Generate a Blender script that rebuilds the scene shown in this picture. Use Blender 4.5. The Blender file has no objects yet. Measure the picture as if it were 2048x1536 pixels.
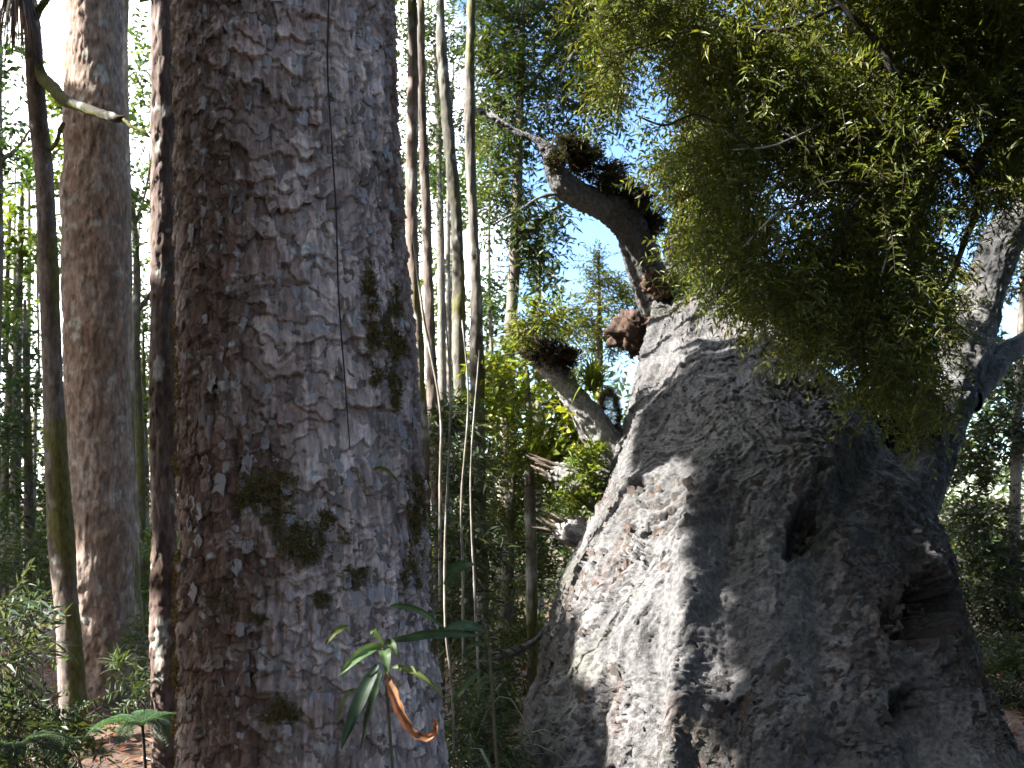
import bpy, math
import numpy as np
from mathutils import Vector

# ------------------------------------------------------------------ camera
sc = bpy.context.scene
F, HY, CZ = 2000.0, 1000.0, 1.7          # focal length and horizon row in photograph pixels, eye height in metres
cam_d = bpy.data.cameras.new("camera")
cam = bpy.data.objects.new("camera", cam_d)
sc.collection.objects.link(cam)
cam.location = (0, 0, CZ)
cam.rotation_euler = (math.radians(90), 0, 0)
cam_d.sensor_width = 36.0
cam_d.lens = 36.0 * F / 2048.0
cam_d.shift_y = (HY - 768.0) / 2048.0
cam_d.clip_start, cam_d.clip_end = 0.05, 2000
cam_d.dof.use_dof = True
cam_d.dof.focus_distance = 4.0
cam_d.dof.aperture_fstop = 6.3
sc.camera = cam

# ------------------------------------------------------------------ sun and sky
SUN_EL, SUN_SIDE = math.radians(40), math.radians(79)   # height; angle from "behind the camera" round to the left
SUN = np.array([-math.sin(SUN_SIDE) * math.cos(SUN_EL), -math.cos(SUN_SIDE) * math.cos(SUN_EL), math.sin(SUN_EL)])
sun_d = bpy.data.lights.new("sun", 'SUN')
sun_d.energy, sun_d.angle, sun_d.color = 5.0, math.radians(0.55), (1.0, 0.955, 0.89)
sun = bpy.data.objects.new("sun", sun_d)
sun.rotation_euler = Vector(SUN).to_track_quat('Z', 'Y').to_euler()
sun.location = (-20, -6, 30)
sc.collection.objects.link(sun)

world = bpy.data.worlds.new("World")
sc.world = world
world.use_nodes = True
wt = world.node_tree
wt.nodes.clear()
wo = wt.nodes.new("ShaderNodeOutputWorld")
bg = wt.nodes.new("ShaderNodeBackground")
sky = wt.nodes.new("ShaderNodeTexSky")
sky.sky_type = 'NISHITA'
sky.sun_disc = False
sky.sun_elevation = SUN_EL
sky.sun_rotation = math.atan2(SUN[0], SUN[1])
sky.altitude = 100
sky.air_density, sky.dust_density, sky.ozone_density = 1.0, 0.3, 5.0
tc = wt.nodes.new("ShaderNodeTexCoord")
cn = wt.nodes.new("ShaderNodeTexNoise")
cn.inputs["Scale"].default_value = 2.1
cn.inputs["Detail"].default_value = 6
cn.inputs["Roughness"].default_value = 0.55
cmap = wt.nodes.new("ShaderNodeMapping")
cmap.inputs["Location"].default_value = (3.6, 0.4, 1.2)
cmap.inputs["Scale"].default_value = (1, 1, 1.6)
cr = wt.nodes.new("ShaderNodeValToRGB")
cr.color_ramp.elements[0].position = 0.50
cr.color_ramp.elements[1].position = 0.64
mixc = wt.nodes.new("ShaderNodeMixRGB")
mixc.inputs["Color2"].default_value = (12.5, 12.8, 13.2, 1)
wt.links.new(tc.outputs["Generated"], cmap.inputs["Vector"])
wt.links.new(cmap.outputs["Vector"], cn.inputs["Vector"])
sx = wt.nodes.new("ShaderNodeSeparateXYZ")
wt.links.new(tc.outputs["Generated"], sx.inputs["Vector"])
bank = wt.nodes.new("ShaderNodeMapRange")          # a cloud bank covers the left half of the sky
bank.inputs["From Min"].default_value, bank.inputs["From Max"].default_value = 0.03, -0.14
bank.inputs["To Min"].default_value, bank.inputs["To Max"].default_value = -0.16, 0.2
wt.links.new(sx.outputs["X"], bank.inputs["Value"])
cadd = wt.nodes.new("ShaderNodeMath")
wt.links.new(cn.outputs["Fac"], cadd.inputs[0])
wt.links.new(bank.outputs["Result"], cadd.inputs[1])
wt.links.new(cadd.outputs["Value"], cr.inputs["Fac"])
wt.links.new(cr.outputs["Color"], mixc.inputs["Fac"])
wt.links.new(sky.outputs["Color"], mixc.inputs["Color1"])
wt.links.new(mixc.outputs["Color"], bg.inputs["Color"])
bg.inputs["Strength"].default_value = 0.075
wt.links.new(bg.outputs["Background"], wo.inputs["Surface"])

vs = sc.view_settings
vs.view_transform, vs.look = 'Standard', 'None'
vs.exposure, vs.gamma, vs.use_curve_mapping = 2.65, 1.0, False
cy = sc.cycles
cy.max_bounces, cy.diffuse_bounces, cy.glossy_bounces, cy.transmission_bounces = 6, 4, 2, 4
cy.transparent_max_bounces = 4
cy.use_denoising = True
cy.sample_clamp_indirect = 6.0
sc.render.use_persistent_data = False

# ------------------------------------------------------------------ helpers
rng = np.random.default_rng(7)
C = sc.collection


def P(px, py, d):
    """World point at depth d that stands where the photograph's pixel (px, py) points."""
    px, py, d = np.asarray(px, float), np.asarray(py, float), np.asarray(d, float)
    return np.stack([(px - 1024) / F * d, d + 0 * px, CZ + (HY - py) / F * d], -1)


def pix(p):
    return 1024 + p[..., 0] / p[..., 1] * F, HY - (p[..., 2] - CZ) / p[..., 1] * F


def hsh(ix, iy, iz, seed):
    h = (ix.astype(np.int64) * 374761393 + iy.astype(np.int64) * 668265263 + iz.astype(np.int64) * 2147483647 + seed * 1274126177) & 0xFFFFFFFF
    h = ((h ^ (h >> 13)) * 1274126177) & 0xFFFFFFFF
    h = ((h ^ (h >> 16)) * 2246822519) & 0xFFFFFFFF
    h = h ^ (h >> 15)
    return (h & 0xFFFFFF) / float(0x1000000)


def vnoise(p, seed=0):
    i = np.floor(p).astype(np.int64)
    f = p - i
    f = f * f * f * (f * (f * 6 - 15) + 10)
    r = 0
    for a in (0, 1):
        wa = f[:, 0] if a else 1 - f[:, 0]
        for b in (0, 1):
            wb = f[:, 1] if b else 1 - f[:, 1]
            for c in (0, 1):
                wc = f[:, 2] if c else 1 - f[:, 2]
                r = r + hsh(i[:, 0] + a, i[:, 1] + b, i[:, 2] + c, seed) * wa * wb * wc
    return r * 2 - 1


def fbm(p, octv=3, seed=0, gain=0.5):
    r, a, s = 0, 1.0, 1.0
    for k in range(octv):
        r = r + a * vnoise(p * s + 17.3 * k, seed + k)
        a *= gain
        s *= 2.03
    return r


def worley(u, v, nu, seed=0, jit=0.9):
    """Cells on a cylinder that is nu cells round: random per cell, offset from its centre, distance to the border."""
    iu, iv = np.floor(u).astype(np.int64), np.floor(v).astype(np.int64)
    b1 = np.full(u.shape, 9.0)
    b2 = np.full(u.shape, 9.0)
    rid = np.zeros(u.shape)
    rid2 = np.zeros(u.shape)
    du = np.zeros(u.shape)
    dv = np.zeros(u.shape)
    for a in (-1, 0, 1):
        for b in (-1, 0, 1):
            cu, cv = iu + a, iv + b
            cw = np.mod(cu, nu)
            z = np.zeros_like(cw)
            x = cu + 0.5 + jit * (hsh(cw, cv, z, seed) - 0.5)
            y = cv + 0.5 + jit * (hsh(cw, cv, z + 1, seed) - 0.5)
            dd = np.hypot(u - x, v - y)
            near = dd < b1
            b2 = np.where(near, b1, np.minimum(b2, dd))
            rid = np.where(near, hsh(cw, cv, z + 2, seed), rid)
            rid2 = np.where(near, hsh(cw, cv, z + 3, seed), rid2)
            du = np.where(near, u - x, du)
            dv = np.where(near, v - y, dv)
            b1 = np.where(near, dd, b1)
    return rid, rid2, du, dv, b2 - b1


def sst(a, b, x):
    t = np.clip((x - a) / (b - a), 0, 1)
    return t * t * (3 - 2 * t)


def lerp(a, b, t):
    return np.asarray(a)[None, :] * (1 - t[:, None]) + np.asarray(b)[None, :] * t[:, None]


def mesh_data(name, v, f, col=None, smooth=True):
    v = np.ascontiguousarray(v, dtype=np.float32)
    f = np.ascontiguousarray(f, dtype=np.int32)
    k = f.shape[1]
    me = bpy.data.meshes.new(name)
    me.vertices.add(len(v))
    me.vertices.foreach_set("co", v.ravel())
    me.loops.add(f.size)
    me.loops.foreach_set("vertex_index", f.ravel())
    me.polygons.add(len(f))
    me.polygons.foreach_set("loop_start", np.arange(0, f.size, k, dtype=np.int32))
    me.polygons.foreach_set("use_smooth", np.full(len(f), smooth, dtype=bool))
    if col is not None:
        at = me.color_attributes.new("col", 'FLOAT_COLOR', 'POINT')
        c4 = np.ones((len(v), 4), np.float32)
        c4[:, :3] = col
        at.data.foreach_set("color", c4.ravel())
    me.update(calc_edges=True)
    return me


def link(name, me, mat=None, parent=None, kind=None):
    o = bpy.data.objects.new(name, me)
    C.objects.link(o)
    if me is not None and mat is not None and not me.materials:
        me.materials.append(mat)
    if parent is not None:
        o.parent = parent
    if kind:
        o["kind"] = kind
    return o


def tag(o, label, cat, group=None):
    o["label"], o["category"] = label, cat
    if group:
        o["group"] = group
    return o


BASES = {}


def thing(name, label, cat, group=None, base=None):
    """An Empty that parents a thing's parts; parts are given in world coordinates and moved to the base here."""
    o = bpy.data.objects.new(name, None)
    C.objects.link(o)
    if base is not None:
        o.location = [float(x) for x in base]
    return tag(o, label, cat, group)


def part(name, v, f, mat, parent, col=None, kind=None, smooth=True):
    base = np.array(parent.location) if parent.parent is None else np.array(parent.parent.location)
    return link(name, mesh_data(name, np.asarray(v) - base, f, col, smooth), mat, parent, kind)


def spline(pts, n):
    """Catmull-Rom through control rows (any number of columns), n samples."""
    p = np.asarray(pts, float)
    p = np.vstack([2 * p[0] - p[1], p, 2 * p[-1] - p[-2]])
    t = np.linspace(0, len(p) - 3 - 1e-9, n)
    i = t.astype(int)
    f = (t - i)[:, None]
    a, b, c, d = p[i], p[i + 1], p[i + 2], p[i + 3]
    return 0.5 * (2 * b + (c - a) * f + (2 * a - 5 * b + 4 * c - d) * f ** 2 + (3 * b - a - 3 * c + d) * f ** 3)


def ring_theta(front=None, back=None, n=None, half=105):
    if n:
        return np.linspace(-math.pi, math.pi, n, endpoint=False)
    h = math.radians(half)
    return np.concatenate([np.linspace(-h, h, front, endpoint=False), np.linspace(h, 2 * math.pi - h, back, endpoint=False)])


def tube(path, rad, theta, ref=(0, -1, 0), disp=None, cap=True):
    """Rings round a path (n,3); theta 0 faces ref. disp(theta, length, points) gives (height, colour)."""
    path = np.asarray(path, float)
    n, m = len(path), len(theta)
    tg = np.gradient(path, axis=0)
    tg /= np.linalg.norm(tg, axis=1, keepdims=True) + 1e-9
    ref = np.asarray(ref, float)
    a = ref[None, :] - (tg @ ref)[:, None] * tg
    a /= np.linalg.norm(a, axis=1, keepdims=True) + 1e-9
    b = np.cross(tg, a)
    b = np.where(True, b, b)
    rad = np.asarray(rad, float)
    if rad.ndim == 1:
        rad = rad[:, None].repeat(m, 1)
    nrm = a[:, None, :] * np.cos(theta)[None, :, None] + b[:, None, :] * np.sin(theta)[None, :, None]
    v = path[:, None, :] + nrm * rad[:, :, None]
    ln = np.concatenate([[0], np.cumsum(np.linalg.norm(np.diff(path, axis=0), axis=1))])
    col = None
    if disp is not None:
        h, col = disp(np.tile(theta, n), np.repeat(ln, m), v.reshape(-1, 3), rad.ravel())
        v = v + nrm * h.reshape(n, m)[:, :, None]
    v = v.reshape(-1, 3)
    i = np.arange(n - 1)[:, None] * m
    j = np.arange(m)[None, :]
    k = (j + 1) % m
    f = np.stack([i + j, i + k, i + m + k, i + m + j], -1).reshape(-1, 4)
    return v, f, col


class Bag:
    """Collects pieces of geometry into one mesh."""
    def __init__(s):
        s.v, s.f, s.c, s.n = [], [], [], 0

    def add(s, v, f, c=None):
        s.v.append(np.asarray(v))
        s.f.append(np.asarray(f) + s.n)
        s.c.append(np.zeros((len(v), 3)) if c is None else np.broadcast_to(c, (len(v), 3)))
        s.n += len(v)

    def out(s):
        return np.vstack(s.v), np.vstack(s.f), np.vstack(s.c)


def unit(a):
    return a / (np.linalg.norm(a, axis=-1, keepdims=True) + 1e-9)


def leaf_mesh(base, dirv, nrm, length, width, col, fold=0.25, droop=0.0):
    """Folded leaf blades, four points and two triangles each (as triangles)."""
    n = len(base)
    d = unit(dirv)
    s = unit(np.cross(d, nrm))
    up = np.cross(s, d)
    L, W = np.asarray(length)[:, None], np.asarray(width)[:, None]
    mid = base + d * L * 0.45
    tip = base + d * L - np.array([0, 0, 1.0]) * L * droop
    v = np.stack([base, mid + s * W / 2 + up * W * fold, tip, mid - s * W / 2 + up * W * fold], 1).reshape(-1, 3)
    i = np.arange(n)[:, None] * 4
    f = np.concatenate([i + np.array([[0, 1, 2]]), i + np.array([[0, 2, 3]])], 1).reshape(-1, 3)
    return v, f, np.repeat(col, 4, axis=0)


def rdir(n, up=0.0, r=None):
    r = r or rng
    a = r.normal(size=(n, 3))
    a[:, 2] += up
    return unit(a)


def sprays(c, dirv, length, K, ll, lw, droop, cols, spread=0.9, flat=0.5, twig_r=0.0):
    """Leafy twigs: K leaves along each of the M twigs. Returns leaf mesh and twig mesh."""
    M = len(c)
    dirv = unit(dirv)
    length = np.broadcast_to(length, (M,))
    t = (np.arange(K)[None, :] + rng.uniform(0.2, 0.8, (M, K))) / K
    dn = np.array([0, 0, -1.0])
    pos = c[:, None, :] + dirv[:, None, :] * (length[:, None] * t)[..., None] + dn * (droop * length[:, None] * t ** 2)[..., None]
    tan = unit(dirv[:, None, :] + dn * (2 * droop * t)[..., None])
    side0 = unit(np.cross(dirv, rng.normal(size=(M, 3)) * flat + np.array([0, 0, 1.0])))
    sgn = np.where((np.arange(K) % 2)[None, :] == 0, 1, -1) * np.ones((M, 1))
    ld = unit(tan * rng.uniform(0.25, 0.8, (M, K, 1)) + side0[:, None, :] * (sgn * spread)[..., None] + rng.normal(size=(M, K, 3)) * 0.22)
    nr = unit(np.cross(side0, dirv)[:, None, :] + rng.normal(size=(M, K, 3)) * 0.45)
    N = M * K
    ci = np.repeat(cols, K, 0) * rng.uniform(0.75, 1.25, (N, 1))
    lv = leaf_mesh(pos.reshape(-1, 3), ld.reshape(-1, 3), nr.reshape(-1, 3), ll * rng.uniform(0.6, 1.2, N), lw * rng.uniform(0.7, 1.2, N), ci, droop=0.08)
    tw = None
    if twig_r > 0:
        q = np.linspace(0, 1, 3)
        ctr = c[:, None, :] + dirv[:, None, :] * (length[:, None] * q)[..., None] + dn * (droop * length[:, None] * q ** 2)[..., None]
        a = side0
        b = unit(np.cross(dirv, a))
        ring = []
        for ang in (0, 2.094, 4.189):
            ring.append(a * math.cos(ang) + b * math.sin(ang))
        ring = np.stack(ring, 1)
        rr = twig_r * np.array([1, 0.7, 0.35])
        tv = (ctr[:, :, None, :] + ring[:, None, :, :] * rr[None, :, None, None]).reshape(-1, 3)
        o = np.arange(M)[:, None, None] * 9
        fs = []
        for k in range(2):
            for j in range(3):
                j2 = (j + 1) % 3
                fs.append([k * 3 + j, k * 3 + j2, k * 3 + 3 + j2])
                fs.append([k * 3 + j, k * 3 + 3 + j2, k * 3 + 3 + j])
        tf = (o + np.array(fs)[None]).reshape(-1, 3)
        tw = (tv, tf)
    return lv, tw


def tri(f):
    f = np.asarray(f)
    return np.vstack([f[:, [0, 1, 2]], f[:, [0, 2, 3]]]) if f.shape[1] == 4 else f


# ------------------------------------------------------------------ materials
def mat_base(name):
    m = bpy.data.materials.new(name)
    m.use_nodes = True
    nt = m.node_tree
    nt.nodes.clear()
    out = nt.nodes.new("ShaderNodeOutputMaterial")
    return m, nt, out


def N(nt, kind, **kw):
    n = nt.nodes.new(kind)
    for k, v in kw.items():
        n.inputs[k.replace("_", " ")].default_value = v
    return n


def bark_mat(name, grain=(60, 60, 8), detail=0.35, bump=0.3, dist=0.004, rough=0.85, spec=0.3):
    m, nt, out = mat_base(name)
    b = nt.nodes.new("ShaderNodeBsdfPrincipled")
    at = nt.nodes.new("ShaderNodeAttribute")
    at.attribute_name = "col"
    tcn = nt.nodes.new("ShaderNodeTexCoord")
    mp = nt.nodes.new("ShaderNodeMapping")
    mp.inputs["Scale"].default_value = grain
    nz = N(nt, "ShaderNodeTexNoise", Scale=1.0, Detail=5.0, Roughness=0.65)
    nz2 = N(nt, "ShaderNodeTexNoise", Scale=140.0, Detail=3.0, Roughness=0.6)
    nt.links.new(tcn.outputs["Object"], mp.inputs["Vector"])
    nt.links.new(mp.outputs["Vector"], nz.inputs["Vector"])
    nt.links.new(tcn.outputs["Object"], nz2.inputs["Vector"])
    mr = N(nt, "ShaderNodeMapRange", From_Min=0.3, From_Max=0.7, To_Min=1 - detail, To_Max=1 + detail)
    nt.links.new(nz.outputs["Fac"], mr.inputs["Value"])
    mx = nt.nodes.new("ShaderNodeMixRGB")
    mx.blend_type = 'MULTIPLY'
    mx.inputs["Fac"].default_value = 1
    nt.links.new(at.outputs["Color"], mx.inputs["Color1"])
    nt.links.new(mr.outputs["Result"], mx.inputs["Color2"])
    nt.links.new(mx.outputs["Color"], b.inputs["Base Color"])
    ad = nt.nodes.new("ShaderNodeMath")
    ad.operation = 'MULTIPLY_ADD'
    ad.inputs[1].default_value = 0.5
    nt.links.new(nz2.outputs["Fac"], ad.inputs[0])
    nt.links.new(nz.outputs["Fac"], ad.inputs[2])
    bp = N(nt, "ShaderNodeBump", Strength=bump, Distance=dist)
    nt.links.new(ad.outputs["Value"], bp.inputs["Height"])
    nt.links.new(bp.outputs["Normal"], b.inputs["Normal"])
    b.inputs["Roughness"].default_value = rough
    b.inputs["Specular IOR Level"].default_value = spec
    nt.links.new(b.outputs["BSDF"], out.inputs["Surface"])
    return m


def leaf_mat(name, trans=0.45, gloss=0.35, tint=(1.25, 1.2, 0.45), rough=0.42):
    m, nt, out = mat_base(name)
    at = nt.nodes.new("ShaderNodeAttribute")
    at.attribute_name = "col"
    b = nt.nodes.new("ShaderNodeBsdfPrincipled")
    b.inputs["Roughness"].default_value = rough
    b.inputs["Specular IOR Level"].default_value = gloss
    nt.links.new(at.outputs["Color"], b.inputs["Base Color"])
    tr = nt.nodes.new("ShaderNodeBsdfTranslucent")
    mx = nt.nodes.new("ShaderNodeMixRGB")
    mx.blend_type = 'MULTIPLY'
    mx.inputs["Fac"].default_value = 1
    mx.inputs["Color2"].default_value = (*tint, 1)
    nt.links.new(at.outputs["Color"], mx.inputs["Color1"])
    nt.links.new(mx.outputs["Color"], tr.inputs["Color"])
    ms = nt.nodes.new("ShaderNodeMixShader")
    ms.inputs["Fac"].default_value = trans
    nt.links.new(b.outputs["BSDF"], ms.inputs[1])
    nt.links.new(tr.outputs["BSDF"], ms.inputs[2])
    nt.links.new(ms.outputs["Shader"], out.inputs["Surface"])
    return m


M_KAURI = bark_mat("kauri_bark", (90, 90, 14), 0.45, 0.45, 0.004)
M_TOTARA = bark_mat("totara_bark", (45, 45, 40), 0.60, 1.0, 0.010, 0.8)
M_TRUNK = bark_mat("forest_bark", (50, 50, 18), 0.5, 0.5, 0.006)
M_TWIG = bark_mat("twig_bark", (60, 60, 60), 0.3, 0.2, 0.002)
M_LEAF = leaf_mat("leaf_green")
M_STRAP = leaf_mat("strap_leaf", 0.35, 0.3, rough=0.5)
M_DEAD = leaf_mat("dead_leaf", 0.35, 0.3, (1.3, 0.8, 0.5))
M_MOSS = leaf_mat("moss", 0.25, 0.1, rough=0.9)


def twig_col(v, c=(0.045, 0.035, 0.028)):
    return np.broadcast_to(np.array(c), (len(v), 3))


# ------------------------------------------------------------------ ground
def ground_z(x, y):
    p = np.stack([np.ravel(x) * 0.25, np.ravel(y) * 0.25, np.zeros(np.size(x))], 1)
    r = np.hypot(np.ravel(x), np.ravel(y))
    z = 0.16 * fbm(p, 3, 5) + 0.03 * fbm(p * 9, 2, 9)
    return (z * sst(0, 3, r) * (1 - sst(60, 200, r))).reshape(np.shape(x))


def build_ground():
    g = np.concatenate([-np.geomspace(900, 14, 26), np.linspace(-13.5, 13.5, 150), np.geomspace(14, 900, 26)])
    gy = np.concatenate([-np.geomspace(900, 3, 26), np.linspace(-2.8, 18, 130), np.geomspace(18.5, 900, 30)])
    X, Y = np.meshgrid(g, gy)
    Z = ground_z(X, Y)
    v = np.stack([X, Y, Z], -1).reshape(-1, 3)
    n, m = X.shape
    i = np.arange(n - 1)[:, None] * m
    j = np.arange(m - 1)[None, :]
    f = np.stack([i + j, i + j + 1, i + m + j + 1, i + m + j], -1).reshape(-1, 4)
    m_, nt, out = mat_base("forest_floor")
    b = nt.nodes.new("ShaderNodeBsdfPrincipled")
    b.inputs["Roughness"].default_value = 0.95
    nz = N(nt, "ShaderNodeTexNoise", Scale=9.0, Detail=8.0, Roughness=0.7)
    vr = N(nt, "ShaderNodeTexVoronoi", Scale=38.0)
    t = nt.nodes.new("ShaderNodeTexCoord")
    nt.links.new(t.outputs["Object"], nz.inputs["Vector"])
    nt.links.new(t.outputs["Object"], vr.inputs["Vector"])
    r = nt.nodes.new("ShaderNodeValToRGB")
    e = r.color_ramp.elements
    e[0].position, e[0].color = 0.3, (0.022, 0.015, 0.010, 1)
    e[1].position, e[1].color = 0.75, (0.13, 0.075, 0.045, 1)
    k = r.color_ramp.elements.new(0.5)
    k.color = (0.06, 0.035, 0.022, 1)
    mx = nt.nodes.new("ShaderNodeMixRGB")
    mx.inputs["Fac"].default_value = 0.35
    nt.links.new(nz.outputs["Fac"], mx.inputs["Color1"])
    nt.links.new(vr.outputs["Color"], mx.inputs["Color2"])
    nt.links.new(mx.outputs["Color"], r.inputs["Fac"])
    nt.links.new(r.outputs["Color"], b.inputs["Base Color"])
    bp = N(nt, "ShaderNodeBump", Strength=0.8, Distance=0.02)
    nt.links.new(mx.outputs["Color"], bp.inputs["Height"])
    nt.links.new(bp.outputs["Normal"], b.inputs["Normal"])
    nt.links.new(b.outputs["BSDF"], out.inputs["Surface"])
    o = link("ground", mesh_data("ground", v, f), m_, kind="structure")
    # leaf litter
    n = 16000
    y = rng.uniform(2.5, 12, n)
    x = rng.uniform(-0.62, 0.62, n) * y
    z = ground_z(x, y) + rng.uniform(0.004, 0.03, n)
    pal = np.array([[0.22, 0.11, 0.07], [0.30, 0.19, 0.12], [0.13, 0.06, 0.04], [0.32, 0.14, 0.09], [0.25, 0.20, 0.12]])
    d = rdir(n)
    d[:, 2] *= 0.3
    nr = rdir(n, 2.0)
    lv = leaf_mesh(np.stack([x, y, z], 1), d, nr, rng.uniform(0.04, 0.11, n), rng.uniform(0.012, 0.035, n), pal[rng.integers(0, 5, n)] * rng.uniform(0.6, 1.2, (n, 1)))
    o = link("leaf_litter", mesh_data("leaf_litter", lv[0], lv[1], lv[2], False), M_DEAD, kind="stuff")
    o["label"] = "reddish brown fallen leaves scattered over the forest floor"


build_ground()


# ------------------------------------------------------------------ the large scaly trunk (left of centre)
def kauri_disp(scale=1.0, seed=11, centre_x=None):
    def fn(th, ln, p, rad):
        R = float(np.median(rad))
        s = th * R
        q = np.stack([np.cos(th) * R, np.sin(th) * R, ln], 1)
        per = 2 * math.pi * R
        w = fbm(q * 9, 2, seed)
        w2 = fbm(q * 9 + 40, 2, seed + 3)
        fine = fbm(q * 45, 2, seed + 5)
        fine2 = fbm(q * 45 + 9, 2, seed + 6)
        mid = fbm(q * 22 + 60, 2, seed + 15)
        mid2 = fbm(q * 22 + 80, 2, seed + 16)
        su = s + 0.030 * w + 0.014 * mid + 0.007 * fine
        hv = ln + 0.034 * w2 + 0.018 * mid2 + 0.009 * fine2
        n1 = max(3, int(round(per / (0.052 * scale))))
        n2 = max(3, int(round(per / (0.021 * scale))))
        r1, c1, du1, dv1, e1 = worley(su / per * n1, hv / (0.068 * scale), n1, seed)
        r2, c2, du2, dv2, e2 = worley(su / per * n2, hv / (0.034 * scale), n2, seed + 1)
        rough = sst(-0.35, 0.5, fbm(q * 2.8, 3, seed + 8) + 0.45 * np.sin(th))   # rougher, smaller scales on the right
        h = (0.0105 * (r1 - 0.3) - 0.010 * dv1 + 0.004 * sst(0.25, 0.0, e1) * (dv1 < 0)) * (1 - 0.45 * rough)
        h = h + (0.0075 * (r2 - 0.3) - 0.006 * dv2) * (0.35 + 0.65 * rough)
        q2 = q * np.array([1, 1, 0.12])
        fib = fbm(q2 * 70, 2, seed + 12)
        h = h + 0.0045 * fib * (0.5 + rough)
        h = h + 0.012 * fbm(q * 1.3, 2, seed + 20)
        h = h - 0.008 * sst(0.08, 0.0, e1) * (1 - rough)
        h = h * scale * 1.15
        # bark colour: plates of different age, grey weathered skin, red fresh scars
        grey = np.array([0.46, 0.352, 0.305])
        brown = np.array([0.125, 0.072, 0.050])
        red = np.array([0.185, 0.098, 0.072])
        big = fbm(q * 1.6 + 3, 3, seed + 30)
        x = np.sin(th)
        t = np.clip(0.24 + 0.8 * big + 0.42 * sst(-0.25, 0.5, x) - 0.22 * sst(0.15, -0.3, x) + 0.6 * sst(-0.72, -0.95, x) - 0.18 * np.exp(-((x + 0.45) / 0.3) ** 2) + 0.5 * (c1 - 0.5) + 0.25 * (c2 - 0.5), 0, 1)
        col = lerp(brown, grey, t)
        col = col * ((0.62 + 0.42 * r1 + 0.34 * r2) * (1 + 0.35 * np.clip(fib, -1, 1)))[:, None]
        fr = (c1 > 0.9) * (1 - rough) * 0.5
        col = col * (1 - fr[:, None]) + red * fr[:, None]
        rim = sst(0.10, 0.02, e1) * (dv1 < 0) * 0.45 * (1 - rough)
        col = col * (1 - rim[:, None]) + np.array([0.36, 0.30, 0.26]) * rim[:, None]
        lich = sst(0.72, 0.95, fbm(q * 26 + 70, 3, seed + 41)) * 0.6
        col = col * (1 - lich[:, None]) + np.array([0.46, 0.46, 0.42]) * lich[:, None]
        return h, col
    return fn


def moss_amount(p, seed=4):
    """Where moss grows on the scaly trunk: patches at its right middle, across its lower middle and along its foot."""
    px, py = pix(p)
    m = np.zeros(len(p))
    for x, y, rx, ry, a in ((745, 640, 20, 110, 1), (790, 690, 22, 100, 1), (755, 730, 40, 40, .8), (835, 1000, 22, 60, .9), (620, 1080, 95, 45, 1), (540, 1000, 60, 70, .75), (820, 1130, 30, 50, 1),
                          (640, 1190, 22, 60, .7), (560, 1420, 40, 30, .7), (780, 470, 10, 40, .6), (350, 860, 12, 260, .5), (350, 1250, 12, 300, .55), (870, 1180, 14, 160, .6), (460, 1230, 80, 60, .45), (690, 1150, 60, 30, .6)):
        m = np.maximum(m, 0.82 * a * np.exp(-(((px - x) / rx) ** 2 + ((py - y) / ry) ** 2)))
    m = m + 0.62 * fbm(p * 17, 4, seed, 0.6) * sst(0.02, 0.25, m)
    return m


def moss_tufts(v, n, seed, thr=0.30, ln=0.015):
    """Short upright blades over the mossy vertices."""
    r = np.random.default_rng(seed)
    mm = moss_amount(v)
    idx = np.nonzero((mm > thr) & (v[:, 1] < 3.4))[0]
    if len(idx) == 0:
        return None
    pr = np.clip(mm[idx] - thr, 0.02, 0.5)
    idx = r.choice(idx, n, p=pr / pr.sum())
    b = v[idx] + r.normal(size=(n, 3)) * 0.004
    d = rdir(n, 0.2, r) + np.array([0, -0.7, 0])
    col = np.array([0.135, 0.118, 0.045]) * r.uniform(0.5, 1.5, (n, 1)) * np.stack([r.uniform(0.9, 1.5, n), np.ones(n), np.ones(n)], 1)
    return leaf_mesh(b, d, rdir(n, 0, r), r.uniform(0.5, 1.3, n) * ln, r.uniform(0.15, 0.3, n) * ln, col)


FLAKES = []


def make_flake_meshes(mat, cols):
    r = np.random.default_rng(3)
    for k in range(8):
        nx, ny = 5, 4
        u, w = np.meshgrid(np.linspace(-0.5, 0.5, nx), np.linspace(-0.5, 0.5, ny))
        x = u * (1 - 0.35 * (w > 0.2) * np.abs(u) * 2) + r.normal(0, 0.05, u.shape)
        y = w + r.normal(0, 0.05, u.shape) + 0.12 * np.cos(u * 5 + r.uniform(0, 6)) * (w < -0.3)
        z = 0.03 + 0.16 * np.clip(-w + 0.1, 0, 1) ** 1.5 - 0.18 * u ** 2 + r.normal(0, 0.012, u.shape)
        top = np.stack([x, y, z], -1).reshape(-1, 3)
        bot = top - np.array([0, 0, 0.05])
        i = np.arange(ny - 1)[:, None] * nx
        j = np.arange(nx - 1)[None]
        f = np.stack([i + j, i + j + 1, i + nx + j + 1, i + nx + j], -1).reshape(-1, 4)
        n = nx * ny
        edge = [a for a in range(nx)] + [nx * b + nx - 1 for b in range(1, ny)] + [nx * ny - 1 - a for a in range(1, nx)] + [nx * b for b in range(ny - 2, 0, -1)]
        sk = [[edge[a], edge[a] + n, edge[(a + 1) % len(edge)] + n, edge[(a + 1) % len(edge)]] for a in range(len(edge))]
        c = np.array(cols[k % len(cols)]) * r.uniform(0.85, 1.15)
        me = mesh_data("bark_flake", np.vstack([top, bot]), np.vstack([f, np.array(sk)]), np.broadcast_to(c, (2 * n, 3)), False)
        me.materials.append(mat)
        FLAKES.append(me)


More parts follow.
